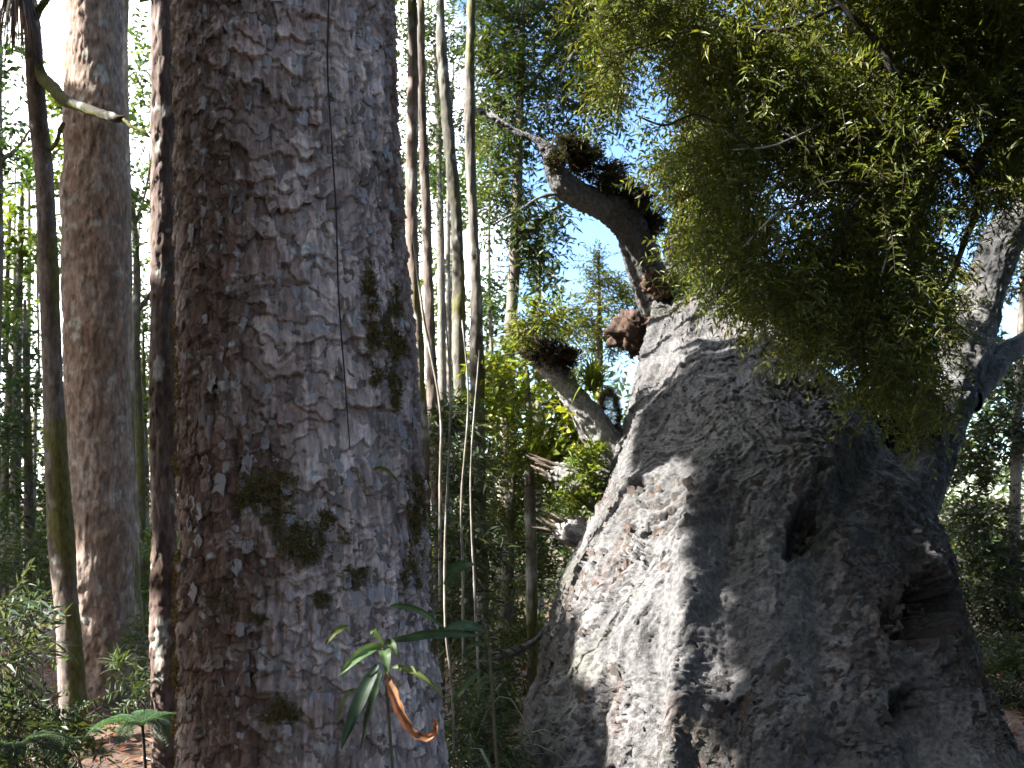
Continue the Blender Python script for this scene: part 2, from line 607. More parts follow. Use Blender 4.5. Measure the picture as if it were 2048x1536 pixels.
def scatter_flakes(v, nrm_c, parent, meshes, n_obj, n_stuff, size, mask, seed, mat, sink=0.003):
    """Lifted bark scales on a trunk: the first n_obj as objects, the rest joined."""
    r = np.random.default_rng(seed)
    base = np.array(parent.parent.location)
    idx = r.choice(np.nonzero(mask)[0], n_obj + n_stuff, replace=False)
    bag = Bag()
    for k, i in enumerate(idx):
        p = v[i]
        nn = unit(p - nrm_c(p))
        up = np.array([0, 0, 1.0])
        xx = unit(np.cross(up, nn))
        yy = np.cross(nn, xx)
        a = r.normal(0, 0.35)
        x2, y2 = xx * math.cos(a) + yy * math.sin(a), yy * math.cos(a) - xx * math.sin(a)
        sx, sy, sz = size * r.uniform(0.5, 1.25), size * r.uniform(0.5, 1.4), size * r.uniform(0.5, 1.0)
        pos = p - nn * sink
        me = meshes[r.integers(len(meshes))]
        if k < n_obj:
            o = bpy.data.objects.new("bark_flake", me)
            C.objects.link(o)
            o.parent = parent
            R = np.eye(4)
            R[:3, 0], R[:3, 1], R[:3, 2], R[:3, 3] = x2 * sx, y2 * sy, nn * sz, pos - base
            from mathutils import Matrix
            o.matrix_local = Matrix(R.tolist())
        else:
            n = len(me.vertices)
            co = np.empty(n * 3, np.float32)
            me.vertices.foreach_get("co", co)
            co = co.reshape(-1, 3)
            cc = np.empty(n * 4, np.float32)
            me.color_attributes["col"].data.foreach_get("color", cc)
            f = np.empty(len(me.polygons) * 4, np.int32)
            me.loops.foreach_get("vertex_index", f)
            bag.add(pos + co[:, :1] * sx * x2 + co[:, 1:2] * sy * y2 + co[:, 2:] * sz * nn, f.reshape(-1, 4), cc.reshape(-1, 4)[:, :3])
    if n_stuff:
        a, b, c = bag.out()
        o = link("bark_flakes", mesh_data("bark_flakes", a - base, b, c, False), mat, parent, "stuff")


def crown_cloud(parent, blobs, n_spray, K, ll, lw, col, keep=None, droop=0.2, length=0.6, twig=0.0, name="foliage", seed=1, up=0.2, mat=None, clump=0.0):
    """Foliage filling ellipsoids (x, y, z, rx, ry, rz) given in world coordinates."""
    r = np.random.default_rng(seed)
    b = np.array(blobs, float)
    vol = b[:, 3] * b[:, 4] * b[:, 5]
    w = (vol ** (2 / 3))
    k = r.choice(len(b), n_spray, p=w / w.sum())
    d = rdir(n_spray, 0, r)
    rad = r.uniform(0, 1, n_spray) ** (1 / 2.2)
    c = b[k, :3] + d * rad[:, None] * b[k, 3:6]
    if clump:
        c = c[fbm(c * clump, 2, seed + 77) > -0.12]
    n = len(c)
    ctr = b[:, :3].mean(0)
    dirv = unit(c - ctr) * 0.6 + rdir(n, up, r)
    base = np.array(col)
    cols = base * r.uniform(0.65, 1.35, (n, 1)) * np.stack([r.uniform(0.85, 1.25, n), np.ones(n), r.uniform(0.8, 1.2, n)], 1)
    lv, tw = sprays(c, dirv, length * r.uniform(0.6, 1.3, n), K, ll, lw, droop, cols, twig_r=twig)
    if keep is not None:
        k = np.nonzero(keep(lv[0].reshape(-1, 4, 3).mean(1)))[0]
        v4 = lv[0].reshape(-1, 4, 3)[k].reshape(-1, 3)
        c4 = lv[2].reshape(-1, 4, 3)[k].reshape(-1, 3)
        i4 = np.arange(len(k))[:, None] * 4
        lv = (v4, np.concatenate([i4 + np.array([[0, 1, 2]]), i4 + np.array([[0, 2, 3]])], 1).reshape(-1, 3), c4)
    o = part(name, lv[0], lv[1], mat or M_LEAF, parent, lv[2], "stuff", False)
    if tw is not None:
        part("twigs", tw[0], tw[1], M_TWIG, parent, twig_col(tw[0]), "stuff", False)
    return o


def px_blobs(rows):
    """(px, py, rx, ry, d, rd) to world ellipsoids."""
    out = []
    for px, py, rx, ry, d, rd in rows:
        c = P(px, py, d)
        out.append((c[0], c[1], c[2], rx / F * d, rd, ry / F * d))
    return out


# gaps in the canopy through which the sun reaches the places that are sunlit in the photograph
SPOTS = [(P(178, 1178, 7.36), 0.24), (P(185, 1140, 7.36), 0.14), (P(135, 1260, 6.32), 0.15), (P(132, 1200, 6.32), 0.12), (P(140, 1330, 6.32), 0.12), (P(266, 1160, 8.6), 0.16), (P(270, 1240, 8.6), 0.16), (P(270, 1310, 8.6), 0.15),
         (P(190, 140, 7.6), 0.16), (P(215, 1500, 6.6), 0.28), (P(265, 1515, 6.6), 0.2), (P(690, 1190, 2.8), 0.045), (P(640, 1240, 2.8), 0.05), (P(700, 300, 2.8), 0.05),
         (P(820, 1400, 2.3), 0.08), (P(730, 1320, 2.3), 0.05), (P(20, 1330, 5.6), 0.2), (P(10, 250, 10), 0.4),
         (P(1200, 870, 6.75), .2), (P(1130, 780, 6.65), .2), (P(1080, 660, 6.5), .2), (P(1190, 740, 6.6), .22), (P(1120, 950, 6.6), .16), (P(1130, 1062, 6.5), .12), (P(1270, 480, 7.9), .15), (P(1180, 400, 7.7), .12), (P(1060, 820, 7.5), .3),
         (P(1400, 500, 4.7), .28), (P(1330, 420, 4.7), .22), (P(1300, 150, 4.8), .22), (P(1400, 310, 4.7), .25), (P(1510, 440, 4.7), .22), (P(1440, 150, 4.8), .2), (P(1520, 260, 4.8), .22), (P(1600, 360, 4.8), .22), (P(1340, 40, 4.8), .22), (P(1640, 130, 4.8), .18), (P(1540, 60, 4.8), .18), (P(1240, 60, 4.9), .2)]


def gap_for(spots):
    def keep(c):
        ok = np.ones(len(c), bool)
        for s, rr in spots:
            w = c - s
            t = w @ SUN
            dist = np.linalg.norm(w - t[:, None] * SUN, axis=1)
            ok &= (dist > rr + 0.07) | (t < 0)
        return ok
    return keep


GIANT_ROWS = np.array([  # py, left, right, depth of axis
    (1660, 975, 2110, 5.40), (1586, 998, 2066, 5.46), (1500, 1024, 2020, 5.54), (1400, 1056, 1972, 5.66), (1300, 1088, 1930, 5.82), (1200, 1122, 1903, 6.02), (1100, 1156, 1880, 6.26),
    (1000, 1190, 1826, 6.55), (930, 1212, 1778, 6.8), (860, 1232, 1722, 7.08), (780, 1254, 1656, 7.45), (700, 1274, 1592, 7.85), (600, 1302, 1526, 8.4), (500, 1322, 1506, 9.0), (400, 1344, 1476, 9.6),
    (250, 1362, 1446, 10.6), (80, 1378, 1424, 11.7), (-150, 1390, 1410, 13.0)])


def GD(py, off=0.0):
    """Depth of the giant's axis at a row of the photograph."""
    return float(np.interp(py, GIANT_ROWS[::-1, 0], GIANT_ROWS[::-1, 3])) - off


def giant_lit(c):
    """Crown leaves that would shade the sunlit left flank of the giant: leave a gap there."""
    ok = np.ones(len(c), bool)
    for py in range(520, 1560, 30):
        row = [np.interp(py, GIANT_ROWS[::-1, 0], GIANT_ROWS[::-1, k]) for k in (1, 2, 3)]
        for fx in (0.02, 0.08, 0.15, 0.22, 0.29, 0.35):
            if (py < 820 and fx > 0.32) or (820 <= py < 1000 and fx > 0.1) or (py > 1330 and (fx < 0.18 or fx > 0.3)) or (1230 < py <= 1330 and fx < 0.1):
                continue
            s = P(row[0] + fx * (row[1] - row[0]), py, row[2] - 0.5 * (row[1] - row[0]) / F * row[2] * math.sqrt(max(0, 1 - (1 - 2 * fx) ** 2)))
            w = c - s
            t = w @ SUN
            dist = np.linalg.norm(w - t[:, None] * SUN, axis=1)
            ok &= (dist > 0.2) | (t < 0)
    return ok


def build_kauri():
    d0 = 3.25
    rows = np.array([(2046, 359, 940), (1700, 359, 915), (1536, 359, 898), (1300, 359, 880), (1100, 360, 868), (900, 360, 850), (700, 359, 832), (500, 357, 816), (250, 355, 800), (0, 353, 786), (-400, 353, 770), (-1400, 359, 740), (-3000, 360, 690), (-3600, 370, 680)], float)
    zs = np.concatenate([np.linspace(2046, 1580, 40, endpoint=False), np.linspace(1580, -60, 660, endpoint=False), np.linspace(-60, -3600, 90)])
    l = np.interp(zs, rows[::-1, 0], rows[::-1, 1])
    r = np.interp(zs, rows[::-1, 0], rows[::-1, 2])
    k = np.ones(41) / 41
    l = np.convolve(np.pad(l, 20, 'edge'), k, 'valid')
    r = np.convolve(np.pad(r, 20, 'edge'), k, 'valid')
    path = P((l + r) / 2, zs, d0)
    rad = (r - l) / 2 / F * d0 * 0.955
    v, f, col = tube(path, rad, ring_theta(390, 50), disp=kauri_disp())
    mm = np.where(v[:, 1] < d0 + .1, moss_amount(v), -1)
    mo = sst(0.3, 0.6, mm) * 0.85
    col = col * (1 - mo[:, None]) + np.array([0.115, 0.096, 0.042]) * mo[:, None]
    t = thing("kauri_tree", "massive near trunk with flaking grey brown scaly bark and mossy patches", "tree", base=(path[0, 0], d0, 0))
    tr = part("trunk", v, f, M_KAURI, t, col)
    make_flake_meshes(M_KAURI, [(0.22, 0.18, 0.165), (0.30, 0.27, 0.265), (0.16, 0.12, 0.10), (0.34, 0.305, 0.30), (0.20, 0.13, 0.105)])
    px, py = pix(v)
    front = (v[:, 1] < d0 - 0.02) & (py > -20) & (py < 1550)
    cx = lambda p: np.array([path[0, 0], d0, p[2]])
    scatter_flakes(v, cx, tr, FLAKES, 300, 900, 0.04, front, 5, M_KAURI)
    lv = moss_tufts(v[front], 22000, 9)
    part("moss", lv[0], lv[1], M_MOSS, t, lv[2], "stuff", False)
    top = path[-1]
    bag = Bag()
    lim = []
    for a in range(7):
        an = a * 0.9 + 0.3
        e = top + np.array([math.cos(an) * 1.8, math.sin(an) * 1.8, 1.2 + 0.3 * (a % 3)])
        pts = spline([np.r_[top - [0, 0, 0.4], 0.2], np.r_[(top + e) / 2 + [0, 0, 0.1], 0.1], np.r_[e, 0.03]], 10)
        vv, ff, _ = tube(pts[:, :3], pts[:, 3], ring_theta(n=7), ref=(0.3, 0.2, 1))
        part("limb", vv, ff, M_KAURI, t, np.broadcast_to((0.2, 0.16, 0.15), (len(vv), 3)))
    keep = lambda c: gap_for(SPOTS)(c) & giant_lit(c)
    crown_cloud(t, [(top[0], top[1], top[2] + 1.4, 2.2, 2.2, 1.2)], 900, 10, 0.16, 0.05, (0.05, 0.07, 0.022), keep, seed=21)


build_kauri()


# ------------------------------------------------------------------ plainer trunks
def trunk_disp(seed, base, alt, moss=None, amp=0.006, cell=0.03, mossy=0.0, fiber=40):
    base, alt = np.array(base), np.array(alt)

    def fn(th, ln, p, rad):
        R = float(np.median(rad))
        q = np.stack([np.cos(th) * R, np.sin(th) * R, ln], 1)
        per = 2 * math.pi * R
        nu = max(4, int(round(per / cell)))
        w = fbm(q * 14, 2, seed)
        r1, c1, du, dv, e = worley(th / (2 * math.pi) * nu + 0.4 * w, (ln / cell) * 0.55 + 0.4 * w, nu, seed)
        fib = fbm(q * np.array([1, 1, 0.12]) * fiber, 2, seed + 4)
        h = amp * (r1 - 0.4 - 0.5 * dv) + 0.4 * amp * fib + 0.06 * R * 2 * fbm(q * 2.0, 2, seed + 6)
        big = fbm(q * 2.4, 3, seed + 8)
        t = np.clip(0.5 + 0.5 * big + 0.5 * (c1 - 0.5) + 0.2 * fib, 0, 1)
        col = lerp(base, alt, t) * (0.7 + 0.6 * r1)[:, None]
        lich = sst(0.55, 0.8, fbm(q * 11 + 30, 3, seed + 10)) * 0.6
        col = col * (1 - lich[:, None]) + np.array([0.40, 0.41, 0.37]) * lich[:, None]
        if mossy:
            m = sst(0.1, 0.5, fbm(q * np.array([4, 4, 2.5]) + 5, 3, seed + 14) - 0.5 + mossy + 0.4 * np.sin(th)) * 0.85
            col = col * (1 - m[:, None]) + np.array([0.10, 0.10, 0.022]) * m[:, None]
        return h, col
    return fn


def px_trunk(rows, n, theta, disp, d=None):
    """rows: (px, py, radius px, depth)."""
    s = spline(rows, n)
    path = P(s[:, 0], s[:, 1], s[:, 3])
    return tube(path, s[:, 2] / F * s[:, 3], theta, disp=disp), path


def to_ground(rows):
    """Row of the photograph at which ground level stands for the depth of the first row."""
    d = rows[0][3]
    x = (rows[0][0] - 1024) / F * d
    return HY + (CZ - float(ground_z(np.array([x]), np.array([d]))[0]) + 0.05) / d * F


def simple_tree(name, label, rows, disp, nring=160, nth=40, group=None, limbs=(), mat=None, cat="tree", wander=0.0, limb_disp=None):
    rows = [list(r) for r in rows]
    g = to_ground(rows)
    if rows[0][1] < g - 1:
        rows = [[rows[0][0], g, rows[0][2] * 1.12, rows[0][3]]] + rows
    if wander:
        wr = np.random.default_rng(int(abs(rows[0][0]) * 7 + 3))
        for q_ in rows[2:]:
            q_[0] += wr.normal(0, wander)
            q_[2] *= wr.uniform(0.88, 1.14)
    (v, f, col), path = px_trunk(rows, nring, ring_theta(n=nth), disp)
    t = thing(name, label, cat, group, base=path[0])
    part("trunk", v, f, mat or M_TRUNK, t, col)
    for lr in limbs:
        (v2, f2, c2), _ = px_trunk(lr, max(14, 6 * len(lr)), ring_theta(n=12), limb_disp or disp)
        part("limb", v2, f2, mat or M_TRUNK, t, c2)
    return t, path


# second kauri, further back on the left
t_mid, path_mid = simple_tree("kauri_tree", "straight reddish brown trunk behind the slender leaning tree, sunlit near its foot",
    [(205, 1470, 78, 7.6), (200, 1380, 69, 7.6), (198, 1200, 66, 7.6), (196, 900, 66, 7.6), (194, 600, 63, 7.6), (191, 300, 60, 7.6), (188, 0, 57, 7.6), (187, -300, 55, 7.6), (188, -900, 46, 7.6)],
    trunk_disp(31, (0.205, 0.135, 0.095), (0.265, 0.212, 0.18), amp=0.010, cell=0.035, mossy=0.0), 420, 180)
keep_all = lambda c: gap_for(SPOTS)(c) & giant_lit(c)
crown_cloud(t_mid, [(path_mid[-1][0], path_mid[-1][1], path_mid[-1][2] + 0.6, 1.6, 1.6, 1.2)], 420, 9, 0.16, 0.05, (0.05, 0.07, 0.022), keep_all, seed=22)

# slender tree that leans left, with a mossy bough
t_lean, path_lean = simple_tree("slender_tree", "slender dark mossy trunk with one crooked bough crossing the reddish trunk behind it",
    [(152, 1520, 30, 6.4), (146, 1400, 25, 6.4), (136, 1250, 23, 6.4), (124, 1100, 23, 6.4), (112, 900, 21, 6.4), (103, 700, 20, 6.4), (96, 500, 19, 6.4), (88, 350, 18, 6.4), (76, 230, 18, 6.4), (68, 120, 17, 6.4), (62, 30, 15, 6.4), (40, -120, 13, 6.4), (0, -300, 10, 6.4)],
    trunk_disp(41, (0.085, 0.06, 0.045), (0.17, 0.14, 0.12), amp=0.004, cell=0.03, mossy=0.22), 320, 60, limb_disp=trunk_disp(42, (0.028, 0.026, 0.016), (0.055, 0.05, 0.032), amp=0.008, cell=0.03, mossy=0.45),
    limbs=[[(74, 130, 12, 6.4), (88, 158, 13, 6.35), (105, 175, 12, 6.25), (130, 202, 11, 6.15), (165, 214, 10, 6.05), (205, 228, 10, 5.95), (232, 236, 9, 5.9), (247, 236, 7, 5.9)],
           [(247, 236, 5, 5.9), (262, 252, 3, 5.85), (285, 262, 2.2, 5.8), (300, 275, 1.4, 5.8)],
           [(64, 40, 10, 6.4), (80, 15, 8, 6.3), (95, -5, 6, 6.3), (110, -60, 4, 6.3)],
           [(100, 300, 4, 6.4), (112, 285, 4, 6.3), (120, 262, 4, 6.3), (128, 245, 3, 6.3)]])
crown_cloud(t_lean, px_blobs([(20, -330, 220, 130, 6.4, 0.7), (-120, -250, 120, 120, 6.4, .5), (262, 250, 22, 26, 5.85, 0.12)]) + [(-4.5, 5.7, 5.6, 0.8, 0.6, 0.45), (-4.2, 5.7, 5.4, 0.6, 0.6, 0.35)], 560, 9, 0.09, 0.035, (0.05, 0.085, 0.022), keep_all, seed=23, length=0.25)  # last two clumps lie out of view, added to shade the bough

# narrow scaly trunk just left of the big one
simple_tree("kauri_tree", "narrow dark scaly trunk close beside the left edge of the massive trunk",
    [(331, 1500, 29, 5.2), (329, 1300, 26, 5.2), (328, 1000, 25, 5.2), (328, 600, 24.5, 5.2), (328, 200, 24, 5.2), (328, -300, 22, 5.2), (328, -900, 19, 5.2)],
    trunk_disp(51, (0.075, 0.047, 0.036), (0.16, 0.12, 0.105), amp=0.010, cell=0.03, mossy=0.0), 420, 80)
# pale trunk half hidden behind the second kauri
simple_tree("slender_tree", "pale sunlit trunk half hidden behind the right edge of the reddish trunk",
    [(274, 1380, 20, 8.6), (268, 1250, 18, 8.6), (262, 1100, 16, 8.6), (256, 900, 15, 8.6), (250, 600, 14, 8.6), (246, 300, 13, 8.6), (244, 0, 12, 8.6), (242, -200, 10, 8.6)],
    trunk_disp(61, (0.22, 0.17, 0.13), (0.36, 0.31, 0.24), amp=0.005, cell=0.04, mossy=0.1), 160, 36)
# forked dark tree in the gap
t_fork, _ = simple_tree("forked_tree", "dark forked tree in the gap between the reddish trunk and the massive trunk",
    [(284, 1200, 9, 11), (280, 900, 9, 11), (272, 700, 9, 11), (274, 560, 8, 11), (270, 470, 7, 11), (262, 400, 5, 11), (250, 330, 4, 11)],
    trunk_disp(71, (0.08, 0.07, 0.05), (0.16, 0.14, 0.11), amp=0.004, cell=0.04, mossy=0.2), 90, 16,
    limbs=[[(276, 620, 6, 11), (292, 600, 5, 11), (310, 575, 4, 11), (330, 540, 3, 11)], [(270, 450, 4, 11), (282, 415, 3, 11), (292, 380, 2, 11), (300, 330, 1.5, 11)]])
crown_cloud(t_fork, px_blobs([(275, 90, 40, 60, 11, 0.5), (285, 190, 32, 80, 11, 0.5), (280, 320, 34, 60, 11, 0.5), (285, 400, 30, 50, 11, .4), (290, 500, 30, 40, 11, 0.4), (262, 250, 25, 60, 11, .4)]), 110, 10, 0.10, 0.045, (0.055, 0.10, 0.025), seed=24, length=0.3)

# slim trunks to the right of the massive one
R_TR = [
    ("dark mossy trunk hard against the right edge of the massive trunk", [(848, 1120, 17, 6.2), (846, 900, 16, 6.2), (838, 700, 15, 6.2), (830, 450, 14, 6.2), (824, 150, 13, 6.2), (820, -150, 11, 6.2)], (0.08, 0.065, 0.045), (0.16, 0.12, 0.10), 81, 0.15),
    ("brown trunk with a pale right side, second from the massive trunk", [(878, 1150, 12, 7.2), (870, 900, 12, 7.2), (862, 700, 11, 7.2), (852, 450, 10, 7.2), (846, 150, 9, 7.2), (842, -150, 8, 7.2)], (0.07, 0.052, 0.042), (0.17, 0.14, 0.12), 82, 0.15),
    ("crooked grey lichen spotted trunk between two darker slim trunks", [(938, 1150, 13, 7.6), (932, 950, 13, 7.6), (922, 750, 13, 7.6), (918, 600, 13, 7.6), (914, 480, 12, 7.6), (904, 350, 12, 7.6), (890, 200, 11, 7.6), (882, 60, 10, 7.6), (878, -150, 8, 7.6)], (0.06, 0.055, 0.042), (0.16, 0.15, 0.125), 83, 0.2),
    ("grey blotched slim trunk furthest right of the group beside the massive trunk", [(966, 1180, 15, 6.9), (960, 950, 15, 6.9), (955, 750, 14, 6.9), (950, 550, 13, 6.9), (944, 350, 13, 6.9), (938, 150, 12, 6.9), (940, -20, 11, 6.9), (944, -200, 10, 6.9)], (0.055, 0.048, 0.04), (0.18, 0.165, 0.145), 84, 0.15),
]
for lab, rows, a, b, sd, mo in R_TR:
    rows = [(q_[0], q_[1], q_[2] * 0.84, q_[3]) for q_ in rows]
    simple_tree("slender_tree", lab, rows, trunk_disp(sd, a, b, amp=0.008, cell=0.05, mossy=mo + .1), 150, 30, wander=3.0)
# leaning dead poles
for lab, rows, c in (("thin pale dead pole leaning against the massive trunk's right edge", [(880, 1000, 4, 5.6), (868, 820, 4, 5.6), (848, 640, 4, 5.6), (822, 470, 3.5, 5.6)], (0.19, 0.165, 0.14)),
                     ("thin grey stem standing behind the green sapling on the right", [(906, 1420, 3.5, 4.2), (897, 1250, 3, 4.2), (892, 1050, 3, 4.2), (888, 800, 2.5, 4.2), (884, 600, 2, 4.2)], (0.17, 0.15, 0.12)),
                     ("thin pale stem forking low between the slim trunks", [(926, 1350, 3.5, 5), (922, 1150, 3, 5), (918, 1000, 3, 5), (926, 800, 2.5, 5), (932, 640, 2, 5)], (0.16, 0.14, 0.115)),
                     ("thin grey stem nearest the giant tree's left side", [(958, 1400, 3.5, 4.8), (955, 1200, 3, 4.8), (950, 950, 2.5, 4.8), (957, 700, 2, 4.8)], (0.17, 0.155, 0.135))):
    simple_tree("pole", lab, [(q_[0], q_[1], q_[2] * 0.72, q_[3]) for q_ in rows], trunk_disp(91, c, tuple(x * 1.3 for x in c), amp=0.002, cell=0.05), 60, 9, cat="stem", wander=6.0)


# ------------------------------------------------------------------ the giant tree on the right
def seg_dist(px, py, pts):
    """Distance in pixels from points to a polyline, and the place along it."""
    best = np.full(px.shape, 1e9)
    for (x0, y0), (x1, y1) in zip(pts[:-1], pts[1:]):
        dx, dy = x1 - x0, y1 - y0
        t = np.clip(((px - x0) * dx + (py - y0) * dy) / (dx * dx + dy * dy), 0, 1)
        best = np.minimum(best, np.hypot(px - x0 - t * dx, py - y0 - t * dy))
    return best


def giant_disp(limb=False, seed=101):
    def fn(th, ln, p, rad):
        px, py = pix(p)
        front = np.cos(th) > -0.1
        q = p * 1.0
        h = np.zeros(len(p))
        pit = np.zeros(len(p))
        if not limb:
            # buttress-like ribs that run up the trunk, and the hollows between them
            for pts, w, a in (([(1330, 1640), (1370, 1300), (1398, 1030), (1440, 870)], 40, 0.13), ([(1120, 1640), (1200, 1250), (1260, 1000), (1330, 760)], 60, 0.02), ([(1560, 1640), (1540, 1250), (1520, 950), (1480, 750)], 55, 0.03),
                              ([(1780, 1640), (1740, 1300), (1690, 1050), (1620, 850)], 50, 0.045), ([(1960, 1600), (1880, 1300), (1840, 1080)], 40, 0.06), ([(1225, 1640), (1290, 1350), (1320, 1150)], 30, 0.02)):
                dd = seg_dist(px, py, pts)
                h += front * a * sst(800, 1120, py) * np.exp(-(dd / w) ** 2)
            for pts, w, a in (([(1300, 1640), (1330, 1400), (1300, 1280)], 20, 0.06), ([(1470, 1640), (1460, 1300), (1450, 1080)], 40, 0.035), ([(1670, 1640), (1650, 1350), (1620, 1100)], 40, 0.05), ([(1880, 1640), (1820, 1400)], 30, 0.05),
                              ([(1330, 1000), (1390, 850)], 30, 0.02), ([(1690, 1000), (1740, 930)], 50, 0.10)):
                dd = seg_dist(px, py, pts)
                h -= front * a * np.exp(-(dd / w) ** 2)
            wob = 9 * fbm(q * 7, 4, seed + 50, 0.6)
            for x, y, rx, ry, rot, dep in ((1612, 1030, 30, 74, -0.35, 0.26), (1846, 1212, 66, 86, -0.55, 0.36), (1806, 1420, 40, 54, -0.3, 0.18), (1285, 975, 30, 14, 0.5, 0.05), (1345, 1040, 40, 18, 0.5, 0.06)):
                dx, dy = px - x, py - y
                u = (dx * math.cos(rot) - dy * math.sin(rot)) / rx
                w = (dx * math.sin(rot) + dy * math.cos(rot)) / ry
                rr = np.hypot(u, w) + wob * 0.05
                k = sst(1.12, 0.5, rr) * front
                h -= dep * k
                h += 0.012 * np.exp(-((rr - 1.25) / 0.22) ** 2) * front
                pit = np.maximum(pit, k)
        # curling wrinkled bark
        w1 = fbm(q * 3.2, 2, seed)
        w2 = fbm(q * 3.2 + 31, 2, seed + 2)
        w3 = fbm(q * 9 + 3, 2, seed + 3)
        ww = q + np.stack([0.10 * w1, 0.10 * w2, 0.09 * w2 + 0.05 * w1 + 0.03 * w3], 1)
        n1 = 1 - np.abs(vnoise(ww * np.array([13, 13, 20]), seed + 4)) * 2
        n2 = 1 - np.abs(vnoise(ww * np.array([26, 26, 40]) + 5, seed + 6)) * 2
        n3 = fbm(ww * np.array([50, 50, 55]), 2, seed + 8)
        R = float(np.median(rad))
        per = 2 * math.pi * R
        nu = max(4, int(round(per / 0.07)))
        r1, c1, du, dv, e = worley(th / (2 * math.pi) * nu + 1.2 * w1 + 0.25 * n3, ln / 0.20 + 1.2 * w2 + 0.25 * n3, nu, seed + 10)
        nu2 = nu * 2
        r2, c2, du2, dv2, e2 = worley(th / (2 * math.pi) * nu2 + 1.5 * w1 + 0.3 * n3, ln / 0.10 + 1.5 * w2 + 0.3 * n3, nu2, seed + 12)
        flaky = sst(-0.2, 0.5, fbm(q * 1.7 + 8, 2, seed + 14) + 0.7 * sst(1000, 1200, py) - 0.45)
        flaky = (0.15 + 0.5 * flaky) if limb else (0.38 + 0.62 * flaky)
        fib = fbm(np.stack([th * R * 34, ln * 5, 0 * th], 1) + 2 * w1[:, None], 3, seed + 60)
        h += (0.006 * n1 + 0.006 * n2) * (1 - 0.6 * flaky) * (0.7 + 0.5 * w3) + 0.006 * n3 + 0.008 * fib
        h += flaky * (0.030 * (r1 - 0.4) - 0.018 * dv + 0.019 * (r2 - 0.4) - 0.012 * dv2 - 0.030 * sst(0.09, 0, e) * (r2 > 0.35))
        flu = fbm(np.stack([th * R * 4.5 + 0.5 * w1, ln * 0.45, 0 * th], 1), 3, seed + 62)
        h += 0.022 * fbm(q * 1.5, 2, seed + 16) + (0 if limb else 0.045) * flu
        dark, pale = np.array([0.043, 0.041, 0.041]), np.array([0.122, 0.119, 0.119])
        t = np.clip(0.5 + 0.14 * n1 + 0.2 * fib + 0.5 * fbm(q * 2.1 + 3, 3, seed + 20) + 0.3 * (c1 - 0.5) * flaky, 0, 1)
        col = lerp(dark, pale, t)
        col = col * (1 + (1.0 * (r1 - 0.5) + 0.5 * (r2 - 0.5)) * 0.6 * flaky)[:, None]
        rd = sst(0.45, 0.9, c2 * flaky + 0.4 * fbm(q * 4 + 11, 2, seed + 22)) * 0.38
        col = col * (1 - rd[:, None]) + np.array([0.105, 0.070, 0.058]) * rd[:, None]
        gr = sst(0.35, 0.8, fbm(q * 2.6 + 19, 3, seed + 24)) * 0.4
        col = col * (1 - gr[:, None]) + np.array([0.066, 0.066, 0.04]) * gr[:, None]
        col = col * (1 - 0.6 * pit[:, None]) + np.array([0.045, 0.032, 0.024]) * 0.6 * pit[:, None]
        return h, col
    return fn


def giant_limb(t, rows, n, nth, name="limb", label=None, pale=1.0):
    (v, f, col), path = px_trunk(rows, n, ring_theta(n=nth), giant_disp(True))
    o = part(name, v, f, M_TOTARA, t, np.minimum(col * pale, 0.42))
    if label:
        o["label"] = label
    return v, path


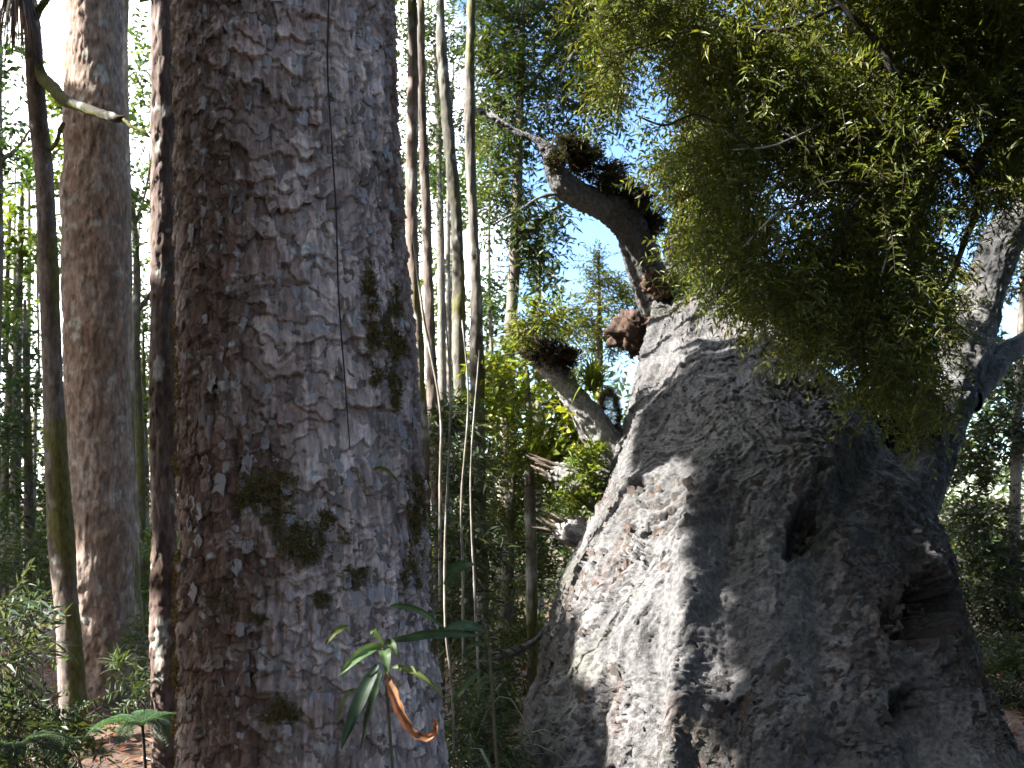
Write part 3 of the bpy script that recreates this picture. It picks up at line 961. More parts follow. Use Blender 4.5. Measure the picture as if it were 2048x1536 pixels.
def build_giant():
    s = spline(GIANT_ROWS, 200)
    py = np.concatenate([np.linspace(1660, 1560, 12, endpoint=False), np.linspace(1560, 560, 580, endpoint=False), np.linspace(560, -150, 130)])
    srt = np.argsort(s[:, 0])
    l, r, d = (np.interp(py, s[srt, 0], s[srt, k]) for k in (1, 2, 3))
    # a leaning cone looks wider than its axis section: narrow the rings until the outline has the measured edges
    tl, tr_ = l + 10, r
    gy = np.linspace(560, 1540, 50)
    for _ in range(3):
        path = P((l + r) / 2, py, d)
        v, f, col = tube(path, (r - l) / 2 / F * d, ring_theta(n=96))
        vx, vy = pix(v)
        el, er = [], []
        for y_ in gy:
            k_ = np.abs(vy - y_) < 9
            el.append(np.interp(-y_, -py, tl) - vx[k_].min())
            er.append(np.interp(-y_, -py, tr_) - vx[k_].max())
        sm = np.ones(21) / 21
        el, er = (np.convolve(np.pad(np.clip(e_, -60, 20), 10, 'edge'), sm, 'valid') for e_ in (el, er))
        l = l + 0.6 * np.interp(py, gy, el)
        r = r + 0.3 * np.interp(py, gy, er)
    path = P((l + r) / 2, py, d)
    rad = (r - l) / 2 / F * d
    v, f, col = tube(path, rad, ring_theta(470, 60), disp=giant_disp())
    t = thing("giant_tree", "giant grey tree with broad fluted hollowed trunk rising to heavy limbs", "tree", base=(path[0, 0], path[0, 1], 0))
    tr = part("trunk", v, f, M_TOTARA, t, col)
    # right hand stem and bough
    giant_limb(t, [(1760, 1150, 62, 5.75), (1796, 1020, 68, 6.05), (1838, 920, 62, 6.4), (1882, 820, 54, 6.8), (1918, 730, 50, 7.1), (1950, 640, 46, 7.35), (1978, 550, 42, 7.5), (2015, 470, 40, 7.55), (2070, 410, 36, 7.5), (2160, 340, 30, 7.4)], 260, 120)
    giant_limb(t, [(1930, 800, 30, 6.9), (1985, 730, 24, 7.2), (2040, 690, 20, 7.5), (2120, 640, 14, 7.8)], 60, 40)
    # left bough
    giant_limb(t, [(1360, 690, 38, 7.9), (1318, 600, 36, 8.0), (1288, 525, 33, 7.95), (1262, 458, 30, 7.85), (1222, 420, 28, 7.75), (1172, 398, 24, 7.65), (1130, 372, 25, 7.55), (1106, 336, 20, 7.5), (1098, 304, 14, 7.5), (1072, 280, 9, 7.5), (1034, 262, 6, 7.55), (990, 236, 4, 7.6), (950, 215, 2, 7.7)], 240, 70)
    giant_limb(t, [(1100, 300, 5, 7.5), (1110, 255, 3.4, 7.45), (1114, 200, 2.6, 7.4), (1122, 150, 2, 7.4), (1150, 100, 1.2, 7.4)], 30, 12)
    giant_limb(t, [(1140, 385, 5, 7.6), (1080, 395, 3.6, 7.5), (1030, 425, 2.8, 7.5), (985, 450, 2, 7.5)], 24, 12)
    # broken boughs on the left flank: bleached wood, colour also raised to look sunlit
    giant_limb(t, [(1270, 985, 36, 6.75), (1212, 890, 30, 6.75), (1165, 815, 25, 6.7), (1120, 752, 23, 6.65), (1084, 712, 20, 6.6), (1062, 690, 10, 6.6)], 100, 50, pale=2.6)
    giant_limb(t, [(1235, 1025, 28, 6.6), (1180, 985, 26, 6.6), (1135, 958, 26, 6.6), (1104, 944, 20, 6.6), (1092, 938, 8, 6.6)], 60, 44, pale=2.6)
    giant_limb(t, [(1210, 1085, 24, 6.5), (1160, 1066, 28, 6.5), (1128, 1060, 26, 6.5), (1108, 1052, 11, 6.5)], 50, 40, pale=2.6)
    giant_limb(t, [(1110, 1240, 7, 6.1), (1060, 1290, 5, 6.1), (1010, 1310, 4, 6.1), (970, 1312, 3, 6.1)], 24, 10)
    # torn ends of the broken boughs
    for sx, sy, sd_, dx, dy, rr_ in ((1066, 694, 6.6, -1, -1.1, 13), (1096, 940, 6.6, -1, -0.45, 16), (1112, 1054, 6.5, -1, -0.35, 17)):
        kr = np.random.default_rng(int(sx))
        bag = Bag()
        for q_ in range(16):
            b0 = P(sx + kr.uniform(-rr_, rr_) * 0.6 + 10, sy + kr.uniform(-rr_, rr_), sd_ + kr.uniform(-.05, .05))
            tip = b0 + np.array([dx, 0, -dy]) * kr.uniform(0.05, 0.17) + kr.normal(size=3) * 0.02
            pp = spline([np.r_[b0 - np.array([dx, 0, -dy]) * 0.06, .016], np.r_[(b0 + tip) / 2, .011], np.r_[tip, .002]], 6)
            vv, ff, _ = tube(pp[:, :3], pp[:, 3], ring_theta(n=5))
            bag.add(vv, ff, np.array([0.2, 0.16, 0.12]) * kr.uniform(0.5, 1.2))
        vv, ff, cc = bag.out()
        part("splinters", vv, ff, M_TOTARA, t, cc, "stuff")
    # burls
    for (x, y, d, r, lab, sd) in ((1270, 666, 7.7, 0.175, "dark red brown burl bulging from the left flank", 1), (1322, 566, 7.75, 0.12, None, 2), (1352, 622, 7.8, 0.09, None, 3)):
        c = P(x, y, d)
        u, w = np.meshgrid(np.linspace(0, 2 * math.pi, 56, endpoint=False), np.linspace(0.02, math.pi - 0.02, 36))
        dirs = np.stack([np.sin(w) * np.cos(u), np.sin(w) * np.sin(u) * 0.8, np.cos(w) * 0.85], -1).reshape(-1, 3)
        nz = fbm(dirs * 2.6 + sd * 9, 3, 200 + sd)
        nf = fbm(dirs * 8 + sd * 9, 3, 210 + sd)
        ng = fbm(dirs * 18 + sd * 5, 3, 220 + sd)
        vv = c + dirs * np.array([1.1, 1, 0.95]) * (r * (1 + 0.30 * nz + 0.20 * nf + 0.08 * ng))[:, None]
        cc = lerp((0.022, 0.014, 0.010), (0.07, 0.04, 0.027), np.clip(0.5 + 0.8 * nf, 0, 1))
        i = np.arange(35)[:, None] * 56
        j = np.arange(56)[None]
        ff = np.stack([i + j, i + 56 + j, i + 56 + (j + 1) % 56, i + (j + 1) % 56], -1).reshape(-1, 4)
        o = part("burl", vv, ff, M_TRUNK, t, cc)
        if lab:
            o["label"] = lab
    ppx, ppy = pix(v)
    ctr = lambda p: np.array([np.interp(p[2], path[:, 2], path[:, 0]), np.interp(p[2], path[:, 2], path[:, 1]), p[2]])
    nrm_y = v[:, 1] < np.interp(v[:, 2], path[:, 2], path[:, 1]) - 0.1
    msk = nrm_y & (ppy > 960) & (ppy < 1560) & (fbm(v * 1.7 + 8, 2, 115) > -0.25)
    n0 = len(FLAKES)
    make_flake_meshes(M_TOTARA, [(0.10, 0.095, 0.092), (0.11, 0.094, 0.084), (0.08, 0.076, 0.072), (0.10, 0.074, 0.062)])
    scatter_flakes(v, ctr, tr, FLAKES[n0:], 300, 500, 0.055, msk, 8, M_TOTARA, 0.002)
    crown_cloud(t, [(2.3, 12.5, 9.0, 2.6, 2.0, 1.8)] + px_blobs([(1290, 390, 40, 60, 9, 0.3), (1330, 330, 60, 60, 9, 0.3), (1300, 260, 60, 70, 9, .4), (1380, 300, 50, 70, 9, .4)]), 800, 10, 0.09, 0.028, (0.055, 0.085, 0.02), seed=33, length=0.3)
    return t, path


T_GIANT, GIANT_PATH = build_giant()

# ------------------------------------------------------------------ tree whose foliage hangs in from the upper right
OVER_POLY = np.array([(1160, -60), (1175, 60), (1215, 160), (1240, 240), (1300, 290), (1340, 330), (1380, 400), (1390, 470), (1370, 500), (1390, 560), (1425, 625), (1450, 665), (1500, 650), (1530, 620), (1570, 640), (1600, 690), (1590, 730), (1640, 760), (1760, 800), (1850, 870), (1890, 820),
                      (1870, 700), (1900, 640), (1900, 560), (1940, 440), (2000, 400), (2100, 360), (2120, -60)], float)


def in_poly(x, y, poly):
    ins = np.zeros(len(x), bool)
    for (x0, y0), (x1, y1) in zip(poly, np.roll(poly, -1, 0)):
        c = ((y0 > y) != (y1 > y)) & (x < (x1 - x0) * (y - y0) / (y1 - y0 + 1e-9) + x0)
        ins ^= c
    return ins


def build_overhang():
    r = np.random.default_rng(55)
    t = thing("overhanging_tree", "tree whose dark boughs and dense olive narrow leaves hang across the upper right", "tree", base=(3.3, 4.6, 0))
    trunk = spline([(3.3, 4.6, -0.05, .24), (3.25, 4.6, 1.5, .21), (3.1, 4.6, 3.0, .18), (3.0, 4.7, 4.5, .14), (3.1, 4.8, 6.2, .07)], 80)
    v, f, c = tube(trunk[:, :3], trunk[:, 3], ring_theta(n=36), disp=trunk_disp(121, (0.08, 0.065, 0.05), (0.16, 0.14, 0.12), amp=0.006, cell=0.05, mossy=.1))
    part("trunk", v, f, M_TRUNK, t, c)
    D = 4.7
    B = [[(2270, 330, 22, D), (2150, 190, 17, D), (2060, 190, 14, D), (1985, 285, 12, D), (1945, 335, 10, D), (1915, 300, 9, D - .1), (1840, 205, 7, D - .2), (1790, 150, 6, D - .3), (1750, 80, 5, D - .3), (1680, 10, 4, D - .3), (1600, -60, 3, D - .3)],
         [(1900, 272, 4, D), (1898, 200, 3.2, D), (1905, 120, 3, D), (1925, 40, 2.5, D), (1935, -40, 2, D)],
         [(1890, 280, 4, D), (1820, 285, 3, D - .1), (1760, 265, 2.4, D - .2), (1710, 235, 1.6, D - .2)],
         [(1945, 335, 6, D), (1870, 300, 4, D - .1), (1810, 322, 4, D - .2), (1740, 378, 3.2, D - .3), (1695, 430, 2.5, D - .3), (1680, 490, 2, D - .3), (1640, 540, 1.5, D - .3)],
         [(1750, 370, 3, D - .3), (1660, 365, 2.4, D - .4), (1600, 405, 2, D - .4), (1550, 430, 1.4, D - .4), (1480, 500, 1.0, D - .4)],
         [(1700, 200, 2.5, D - .2), (1640, 250, 2.4, D - .3), (1590, 275, 2, D - .4), (1530, 295, 1.6, D - .4), (1450, 300, 1.2, D - .4)],
         [(1790, 255, 2.4, D - .2), (1690, 285, 2.2, D - .3), (1650, 300, 2, D - .3), (1600, 282, 1.6, D - .3), (1560, 262, 1.2, D - .3)],
         [(2300, -60, 16, D + .3), (2100, 0, 12, D + .2), (1950, 100, 8, D + .2), (1900, 150, 5, D + .2), (1850, 190, 3, D + .2)],
         [(1850, 330, 2.5, D - .2), (1780, 410, 2, D - .3), (1780, 480, 1.5, D - .3), (1760, 560, 1.2, D - .3)],
         [(1945, 335, 7, D), (1960, 400, 5, D + .1), (1930, 480, 4, D + .1), (1900, 560, 3, D + .2), (1850, 640, 2.2, D + .2), (1780, 700, 1.6, D + .2)],
         [(1500, 290, 1.6, D - .4), (1400, 230, 1.4, D - .4), (1330, 250, 1.2, D - .4), (1270, 230, 1, D - .4)],
         [(1680, 10, 3, D - .3), (1560, 60, 2.4, D - .2), (1420, 50, 2, D - .2), (1300, 90, 1.5, D - .2), (1220, 110, 1, D - .2)],
         [(1620, 470, 2, D - .3), (1540, 500, 1.6, D - .3), (1460, 560, 1.2, D - .3), (1420, 610, .9, D - .3)]]
    for rows in B:
        rows = [(q_[0], q_[1], q_[2] * 1.35, q_[3] - 0.15) for q_ in rows]
        (v, f, c), _ = px_trunk(rows, 12 * len(rows), ring_theta(n=10), trunk_disp(131, (0.018, 0.015, 0.012), (0.032, 0.027, 0.022), amp=0.002, cell=0.05))
        part("bough", v, f, M_TWIG, t, c)
    n = 19500
    x, y = r.uniform(1150, 2120, n), r.uniform(-60, 880, n)
    ok = in_poly(x, y, OVER_POLY)
    x, y = x[ok], y[ok]
    q = np.stack([x / 120, y / 120, np.zeros(len(x))], 1)
    dens = fbm(q, 3, 7)
    edge = np.clip((y - 300) / 500, 0, 1) * 0.25
    left = np.clip((1650 - x) / 450, 0, 1)
    ok = dens > -0.55 + edge * 0.6 + 0.35 * left + r.uniform(-0.25, 0.25, len(x))
    x, y = x[ok], y[ok]
    d = r.uniform(4.2, 5.5, len(x))
    # never inside the giant's trunk
    c = P(x, y, d)
    n = len(c)
    dirv = np.stack([r.normal(-0.35, 0.7, n), r.normal(-0.1, 0.5, n), r.normal(-0.25, 0.45, n)], 1)
    base = np.array([0.108, 0.132, 0.026])
    cols = base * r.uniform(0.6, 1.3, (n, 1)) * np.stack([r.uniform(0.85, 1.2, n), np.ones(n), r.uniform(0.7, 1.3, n)], 1)
    lv, tw = sprays(c, dirv, r.uniform(0.12, 0.26, n), 14, 0.045, 0.011, 0.35, cols, spread=0.75, flat=0.9, twig_r=0.0016)
    part("foliage", lv[0], lv[1], M_LEAF, t, lv[2], "stuff", False)
    part("twigs", tw[0], tw[1], M_TWIG, t, twig_col(tw[0]), "stuff", False)
    crown_cloud(t, [(2.6, 5.2, 5.4, 2.4, 1.6, 1.2), (1.6, 4.6, 5.0, 1.6, 1.2, 0.7), (0.3, 4.9, 5.5, 1.4, 1.1, 0.6), (2.2, 2.6, 5.0, 1.4, 1.3, 0.7), (3.0, 3.6, 4.6, 0.9, 1.2, 0.8), (-0.8, 5.0, 6.6, 1.4, 1.1, 0.6)], 2600, 10, 0.14, 0.045, (0.06, 0.07, 0.016), lambda c: gap_for(SPOTS)(c) & giant_lit(c), seed=57, length=0.35)  # crown clumps above the view, added to shade the giant and hanging leaves


build_overhang()


# ------------------------------------------------------------------ epiphytes on the giant
def strap_clump(name, label, cat, c, n, L, W, col, droop=0.9, seed=0, up=0.6, spreadxy=1.0, mat=None, group=None, segs=5, part_name="leaf_blades", single=False):
    """Arching strap leaves from one point; each blade has segs segments."""
    r = np.random.default_rng(seed)
    az = r.uniform(0, 2 * math.pi, n)
    el = r.uniform(0.1, 1.0, n) * up
    d = np.stack([np.cos(az) * np.cos(el * 1.5) * spreadxy, np.sin(az) * np.cos(el * 1.5) * spreadxy, np.sin(el * 1.5)], 1)
    ln = L * r.uniform(0.55, 1.15, n)
    side = unit(np.cross(d, np.array([0, 0, 1.0])) + 1e-6)
    t = np.linspace(0, 1, segs + 1)
    ctr = c + (d[:, None, :] * (ln[:, None] * t)[..., None]) + np.array([0, 0, -1.0]) * (droop * ln[:, None] * t ** 2.2)[..., None] + r.normal(size=(n, 1, 3)) * 0.015
    w = W * (1 - t ** 2.5) * (0.55 + 0.9 * np.minimum(t * 3, 1) * 0.5) + 0.0006
    lft = ctr + side[:, None, :] * w[None, :, None] / 2
    rgt = ctr - side[:, None, :] * w[None, :, None] / 2
    v = np.stack([lft, rgt], 2).reshape(-1, 3)
    m = (segs + 1) * 2
    k = np.arange(segs) * 2
    f1 = np.stack([k, k + 1, k + 3, k + 2], 1)
    f = (np.arange(n)[:, None, None] * m + f1[None]).reshape(-1, 4)
    cc = np.repeat(np.array(col) * r.uniform(0.6, 1.4, (n, 1)), m, 0)
    o = thing(name, label, cat, group, base=c)
    part(part_name, v, f, mat or M_STRAP, o, cc, "stuff")
    return o


def leaf_clump(name, label, cat, rows, n, K, ll, lw, col, seed, length=0.2, mat=None, droop=0.2, group=None, twig=0.002):
    b = px_blobs(rows)
    o = thing(name, label, cat, group, base=b[0][:3])
    crown_cloud(o, b, n, K, ll, lw, col, seed=seed, length=length, droop=droop, twig=twig, mat=mat)
    return o


leaf_clump("epiphyte_clump", "black shaggy mat of epiphytes along the top of the left bough", "epiphyte", [(1165, 318, 40, 26, 7.6, .15), (1215, 358, 44, 28, 7.7, .15), (1262, 400, 36, 32, 7.8, .15), (1295, 440, 26, 34, 7.9, .12), (1142, 296, 24, 18, 7.55, .1), (1120, 320, 16, 14, 7.4, .06)], 1100, 12, 0.045, 0.012, (0.045, 0.042, 0.022), 71, 0.09, mat=M_MOSS)
strap_clump("perching_lily", "spiky dark perching plant standing on the left bough against the sky", "epiphyte", P(1166, 296, 7.6), 60, 0.27, 0.012, (0.05, 0.07, 0.025), 0.35, 72, up=1.0)
strap_clump("perching_lily", "yellow green grassy perching plant in the crook of the pale broken bough", "epiphyte", P(1185, 775, 6.6), 220, 0.38, 0.014, (0.15, 0.19, 0.03), 0.5, 73, up=1.0)
strap_clump("perching_lily", "small bright grassy plant below the fuzzy root ball on the pale bough", "epiphyte", P(1190, 915, 6.55), 110, 0.25, 0.012, (0.15, 0.19, 0.035), 0.5, 74, up=0.9)
leaf_clump("epiphyte_clump", "dark brown root mass at the tip of the pale broken bough", "epiphyte", [(1092, 702, 44, 22, 6.5, .12), (1130, 716, 26, 18, 6.55, .1)], 340, 12, 0.03, 0.008, (0.04, 0.028, 0.02), 75, 0.07, mat=M_MOSS)
leaf_clump("epiphyte_clump", "yellow leafy tuft on top of the dark root mass on the broken bough", "epiphyte", [(1068, 648, 40, 28, 6.5, .16), (1100, 630, 30, 20, 6.5, .12), (1040, 668, 16, 20, 6.5, .1)], 90, 8, 0.06, 0.02, (0.135, 0.165, 0.04), 76, 0.16)
leaf_clump("epiphyte_clump", "bright green leafy tuft on the grey stub low on the giant's left side", "epiphyte", [(1168, 950, 28, 50, 6.5, .12), (1150, 985, 30, 20, 6.5, .1)], 130, 9, 0.055, 0.02, (0.13, 0.18, 0.03), 77, 0.12)
# fuzzy hanging root ball
rb = np.random.default_rng(5)
o = thing("root_ball", "fuzzy grey brown hanging root ball against the giant's left flank", "epiphyte", base=P(1218, 835, 6.8))
n = 9000
dd = rdir(n, 0, rb)
c = P(1218, 835, 6.8) + dd * np.array([0.065, 0.08, 0.2]) * rb.uniform(0.5, 1, (n, 1)) ** 0.4
lv = leaf_mesh(c, dd + rdir(n, -0.6, rb) * 0.9, rdir(n, 0, rb), rb.uniform(0.02, 0.06, n), np.full(n, 0.0022), np.array([0.11, 0.085, 0.065]) * rb.uniform(0.4, 1.5, (n, 1)))
part("roots", lv[0], lv[1], M_MOSS, o, lv[2], "stuff", False)
# the dark tangle hanging in the fork, and the pale tangle on the right bough
o = thing("root_tangle", "dark brown tangle of hanging roots and dead leaves in the fork of the giant", "epiphyte", base=P(1740, 860, 6.4))
n = 6000
x, y = rb.uniform(1600, 1900, n), rb.uniform(740, 950, n)
ok = in_poly(x, y, np.array([(1590, 740), (1890, 780), (1885, 860), (1830, 930), (1760, 955), (1700, 925), (1640, 840)], float))
c = P(x[ok], y[ok], rb.uniform(6.15, 6.6, ok.sum()))
n = len(c)
lv = leaf_mesh(c, np.stack([rb.normal(0, .4, n), rb.normal(0, .3, n), -np.ones(n)], 1), rdir(n, 0, rb), rb.uniform(0.08, 0.26, n), rb.uniform(0.004, 0.012, n), np.array([0.05, 0.032, 0.02]) * rb.uniform(0.4, 1.6, (n, 1)))
part("roots", lv[0], lv[1], M_MOSS, o, lv[2], "stuff", False)
o = thing("root_tangle", "pale twisted aerial roots and leaves clinging to the right bough", "epiphyte", base=P(1900, 620, 7.0))
for k in range(9):
    r0 = np.random.default_rng(300 + k)
    p0 = np.array([1900 + r0.uniform(-25, 35), 600 + r0.uniform(-60, 60)])
    pts = [(p0[0] + r0.uniform(-22, 22) + j * r0.uniform(-14, 10), p0[1] + j * r0.uniform(-4, 26), 1.9 - 0.25 * j, 7.0 + r0.uniform(-.1, .1)) for j in range(5)]
    (v, f, cc), _ = px_trunk(pts, 24, ring_theta(n=7), None)
    part("root", v, f, M_TWIG, o, np.broadcast_to((0.42, 0.38, 0.30), (len(v), 3)))
crown_cloud(o, px_blobs([(1890, 600, 45, 50, 7.0, .14), (1920, 560, 25, 30, 7.1, .1)]), 90, 8, 0.05, 0.014, (0.14, 0.15, 0.06), seed=78, length=0.1)

# ------------------------------------------------------------------ trees behind the giant
G_BACK = "leafy trees behind the giant"


def back_tree(name, label, rows, blobs, n, K, ll, lw, col, seed, length=0.35, limbs=(), bark=((0.10, 0.085, 0.07), (0.22, 0.20, 0.17)), droop=0.2, clump=0.0, trans=None):
    t, _ = simple_tree(name, label, rows, trunk_disp(seed + 400, *bark, amp=0.005, cell=0.06, mossy=0.1), 70, 14, limbs=limbs)
    crown_cloud(t, px_blobs(blobs), n, K, ll, lw, col, seed=seed, length=length, twig=0.003, droop=droop, clump=clump)
    return t


back_tree("leafy_tree", "dark fine leaved tree at the top, left of the hanging olive foliage", [(1010, 1150, 18, 9), (1015, 800, 15, 9), (1030, 500, 12, 9), (1040, 200, 9, 9), (1050, -100, 5, 9)],
    [(1010, 40, 60, 70, 9, .5), (1090, 20, 80, 70, 9, .5), (1160, 90, 70, 90, 9, .5), (1040, 160, 60, 80, 9, .5), (1000, 260, 40, 80, 9, .5), (1060, 270, 40, 50, 9, .4), (1010, 400, 50, 60, 9, .4), (1080, 430, 50, 40, 9, .4), (1060, 510, 45, 40, 9.2, .4), (1200, 200, 40, 60, 9, .4), (1130, 200, 50, 60, 9, .4), (1000, 120, 40, 80, 9, .4), (1180, 20, 60, 60, 9, .4)], 1150, 12, 0.085, 0.026, (0.050, 0.078, 0.022), 501, 0.32,
    limbs=[[(1030, 500, 5, 9), (1080, 440, 4, 9), (1140, 400, 3, 9)], [(1040, 260, 4, 9), (1000, 200, 3, 9), (970, 170, 2, 9)], [(1040, 200, 4, 9), (1100, 120, 3, 9), (1150, 60, 2, 9)]])
back_tree("conifer", "sunlit yellow green conifer tip standing in the blue gap beside the left bough", [(1200, 1150, 14, 11), (1200, 850, 9, 11), (1198, 600, 4, 11), (1198, 505, 1.5, 11)],
    [(1198, 530, 14, 26, 11, .15), (1196, 575, 32, 30, 11, .25), (1190, 620, 48, 32, 11, .3), (1195, 670, 60, 36, 11, .4), (1240, 590, 24, 30, 11, .25), (1255, 640, 20, 40, 11, .2)], 380, 12, 0.07, 0.018, (0.14, 0.165, 0.035), 502, 0.26)
back_tree("leafy_tree", "blue green slender crown rising into the blue gap left of the conifer tip", [(1075, 1200, 14, 13), (1075, 800, 8, 13), (1078, 560, 4, 13), (1080, 470, 2, 13)],
    [(1082, 480, 22, 30, 13, .25), (1080, 540, 34, 30, 13, .3), (1090, 600, 40, 34, 13, .4), (1000, 640, 30, 40, 13, .3), (1120, 640, 36, 30, 13, .3), (990, 590, 18, 30, 13, .2), (1080, 690, 80, 40, 13, .4)], 130, 11, 0.11, 0.045, (0.04, 0.07, 0.035), 503, 0.35)
back_tree("broadleaf_tree", "broad leaved tree with bright yellow green leaves left of the root ball", [(1065, 1300, 12, 7.15), (1060, 1000, 10, 7.15), (1058, 850, 6, 7.15), (1055, 740, 3, 7.15)],
    [(1000, 800, 40, 50, 7.15, .4), (1060, 790, 50, 40, 7.15, .4), (1120, 830, 36, 50, 7.15, .4), (1140, 890, 36, 40, 7.1, .3), (1085, 880, 36, 40, 7.15, .4), (1010, 720, 26, 24, 7.15, .3)], 230, 9, 0.08, 0.042, (0.17, 0.22, 0.032), 504, 0.26)
back_tree("leafy_tree", "dense olive leaved tree low on the left of the giant trunk", [(1010, 1560, 16, 7.4), (1010, 1300, 14, 7.4), (1020, 1050, 10, 7.4), (1030, 900, 5, 7.4)],
    [(1010, 930, 50, 60, 7.4, .5), (1060, 980, 60, 60, 7.6, .5), (1010, 1060, 60, 70, 7.4, .5), (1080, 1090, 40, 60, 7.6, .4), (1040, 1170, 60, 60, 7.6, .5), (1000, 1280, 40, 60, 7.2, .4), (1060, 1270, 40, 60, 7.6, .4), (1010, 1400, 50, 80, 7.2, .4), (960, 1180, 30, 60, 7.8, .3)], 700, 12, 0.055, 0.02, (0.075, 0.10, 0.026), 505, 0.25)
back_tree("leafy_tree", "dark leaved tree right of the giant trunk below the bough", [(2010, 1600, 20, 10), (2020, 1300, 16, 10), (2030, 1000, 12, 10), (2040, 700, 8, 10), (2050, 450, 4, 10)],
    [(1960, 1060, 60, 70, 10, .5), (2020, 1120, 60, 60, 10, .5), (1960, 1200, 50, 60, 10, .5), (2030, 1270, 50, 60, 10, .5), (1990, 1340, 50, 50, 10, .5), (2030, 1430, 50, 60, 10, .4), (2030, 900, 40, 40, 10, .4), (1950, 940, 40, 50, 10, .4), (2030, 780, 40, 60, 10, .4), (1995, 860, 30, 40, 10, .4), (2040, 560, 30, 60, 10, .4), (2080, 1200, 50, 200, 10, .5)], 1000, 11, 0.085, 0.032, (0.018, 0.028, 0.012), 506, 0.3,
    limbs=[[(2020, 1290, 7, 10), (1970, 1290, 5, 9.9), (1925, 1275, 4, 9.8)], [(2020, 1240, 5, 10), (1960, 1190, 3, 9.9), (1930, 1160, 2, 9.9)]])
back_tree("leafy_tree", "dark crown far behind the hanging olive foliage at the top right", [(1800, 1500, 24, 13), (1790, 900, 20, 13), (1780, 300, 14, 13), (1780, -100, 8, 13)],
    [(1600, 100, 200, 140, 13, 1), (1850, 50, 200, 120, 13, 1), (1980, 250, 120, 160, 13, 1), (1700, 350, 180, 160, 13, 1), (1500, 350, 120, 120, 13, 1), (1850, 500, 120, 120, 13, 1), (1420, 80, 130, 120, 13, 1), (1650, 550, 120, 100, 13, 1), (1960, 700, 80, 80, 13, .8)], 520, 11, 0.17, 0.06, (0.035, 0.052, 0.018), 507, 0.5)

# ------------------------------------------------------------------ forest behind the left half
back_tree("broadleaf_tree", "tree with dark green hanging leaves at the upper left edge", [(-20, 1300, 22, 9.5), (-20, 900, 18, 9.5), (-10, 500, 14, 9.5), (-5, 200, 10, 9.5), (0, -100, 6, 9.5)],
    [(10, 170, 34, 60, 9.5, .4), (20, 260, 36, 50, 9.5, .4), (0, 90, 40, 50, 9.5, .4), (25, 330, 40, 40, 9.5, .4), (-60, 200, 60, 160, 9.5, .5)], 90, 9, 0.10, 0.05, (0.04, 0.085, 0.03), 511, 0.3, limbs=[[(-10, 330, 5, 9.5), (30, 300, 3, 9.5), (60, 260, 2, 9.5)]])
back_tree("broadleaf_tree", "bright yellow green tree in the white gap left of the slender trunk", [(30, 1250, 12, 12), (32, 900, 10, 12), (38, 600, 7, 12), (45, 350, 4, 12)],
    [(40, 410, 40, 50, 12, .5), (70, 350, 30, 50, 12, .4), (30, 520, 46, 60, 12, .5), (75, 470, 26, 60, 12, .4), (120, 330, 14, 70, 12, .3), (125, 500, 14, 60, 12, .3), (20, 620, 50, 60, 12, .5), (110, 230, 14, 30, 12, .2)], 180, 10, 0.11, 0.055, (0.11, 0.17, 0.035), 512, 0.35)
back_tree("broadleaf_tree", "shaded blue green tree behind the lower left undergrowth", [(60, 1350, 10, 11), (58, 1000, 9, 11), (52, 750, 6, 11), (50, 600, 3, 11)],
    [(20, 720, 50, 60, 11, .5), (60, 780, 40, 70, 11, .5), (20, 880, 50, 70, 11, .5), (70, 940, 30, 70, 11, .5), (20, 1020, 50, 60, 11, .5), (60, 1120, 60, 70, 10.5, .5), (120, 1000, 20, 100, 11, .3)], 260, 10, 0.10, 0.04, (0.035, 0.065, 0.028), 513, 0.35)
back_tree("broadleaf_tree", "green tree filling the gap low beside the narrow scaly trunk", [(290, 1300, 9, 12), (290, 1000, 8, 12), (288, 800, 5, 12), (286, 650, 3, 12)],
    [(285, 640, 24, 50, 12, .4), (290, 740, 24, 60, 12, .4), (288, 840, 24, 60, 12, .4), (290, 960, 24, 60, 12, .4), (292, 1080, 24, 70, 11.5, .4), (292, 1180, 24, 60, 11, .4)], 150, 10, 0.10, 0.04, (0.06, 0.10, 0.03), 514, 0.3)
back_tree("leafy_tree", "fine leaved dark green tree right of the massive trunk at the top", [(890, 1150, 12, 10.5), (885, 800, 10, 10.5), (880, 400, 7, 10.5), (872, 100, 4, 10.5)],
    [(840, 60, 36, 60, 10.5, .4), (860, 150, 44, 60, 10.5, .4), (905, 90, 36, 60, 10.5, .4), (870, 250, 44, 60, 10.5, .4), (835, 330, 24, 60, 10.5, .3), (960, 60, 30, 70, 10.5, .3), (920, 220, 36, 50, 10.5, .3), (835, 180, 20, 120, 9.5, .3), (840, 420, 16, 80, 9.5, .3)], 420, 12, 0.07, 0.024, (0.045, 0.075, 0.022), 515, 0.3)
back_tree("broadleaf_tree", "pale green backlit tree between the slim trunks", [(900, 1200, 10, 14), (902, 800, 8, 14), (905, 500, 5, 14), (905, 320, 3, 14)],
    [(880, 360, 40, 50, 14, .5), (930, 420, 40, 50, 14, .5), (890, 560, 30, 60, 14, .5), (950, 330, 30, 60, 14, .4), (900, 680, 50, 60, 14, .5), (960, 620, 30, 70, 14, .5), (900, 800, 60, 60, 14, .5)], 260, 10, 0.13, 0.055, (0.085, 0.14, 0.03), 516, 0.4)
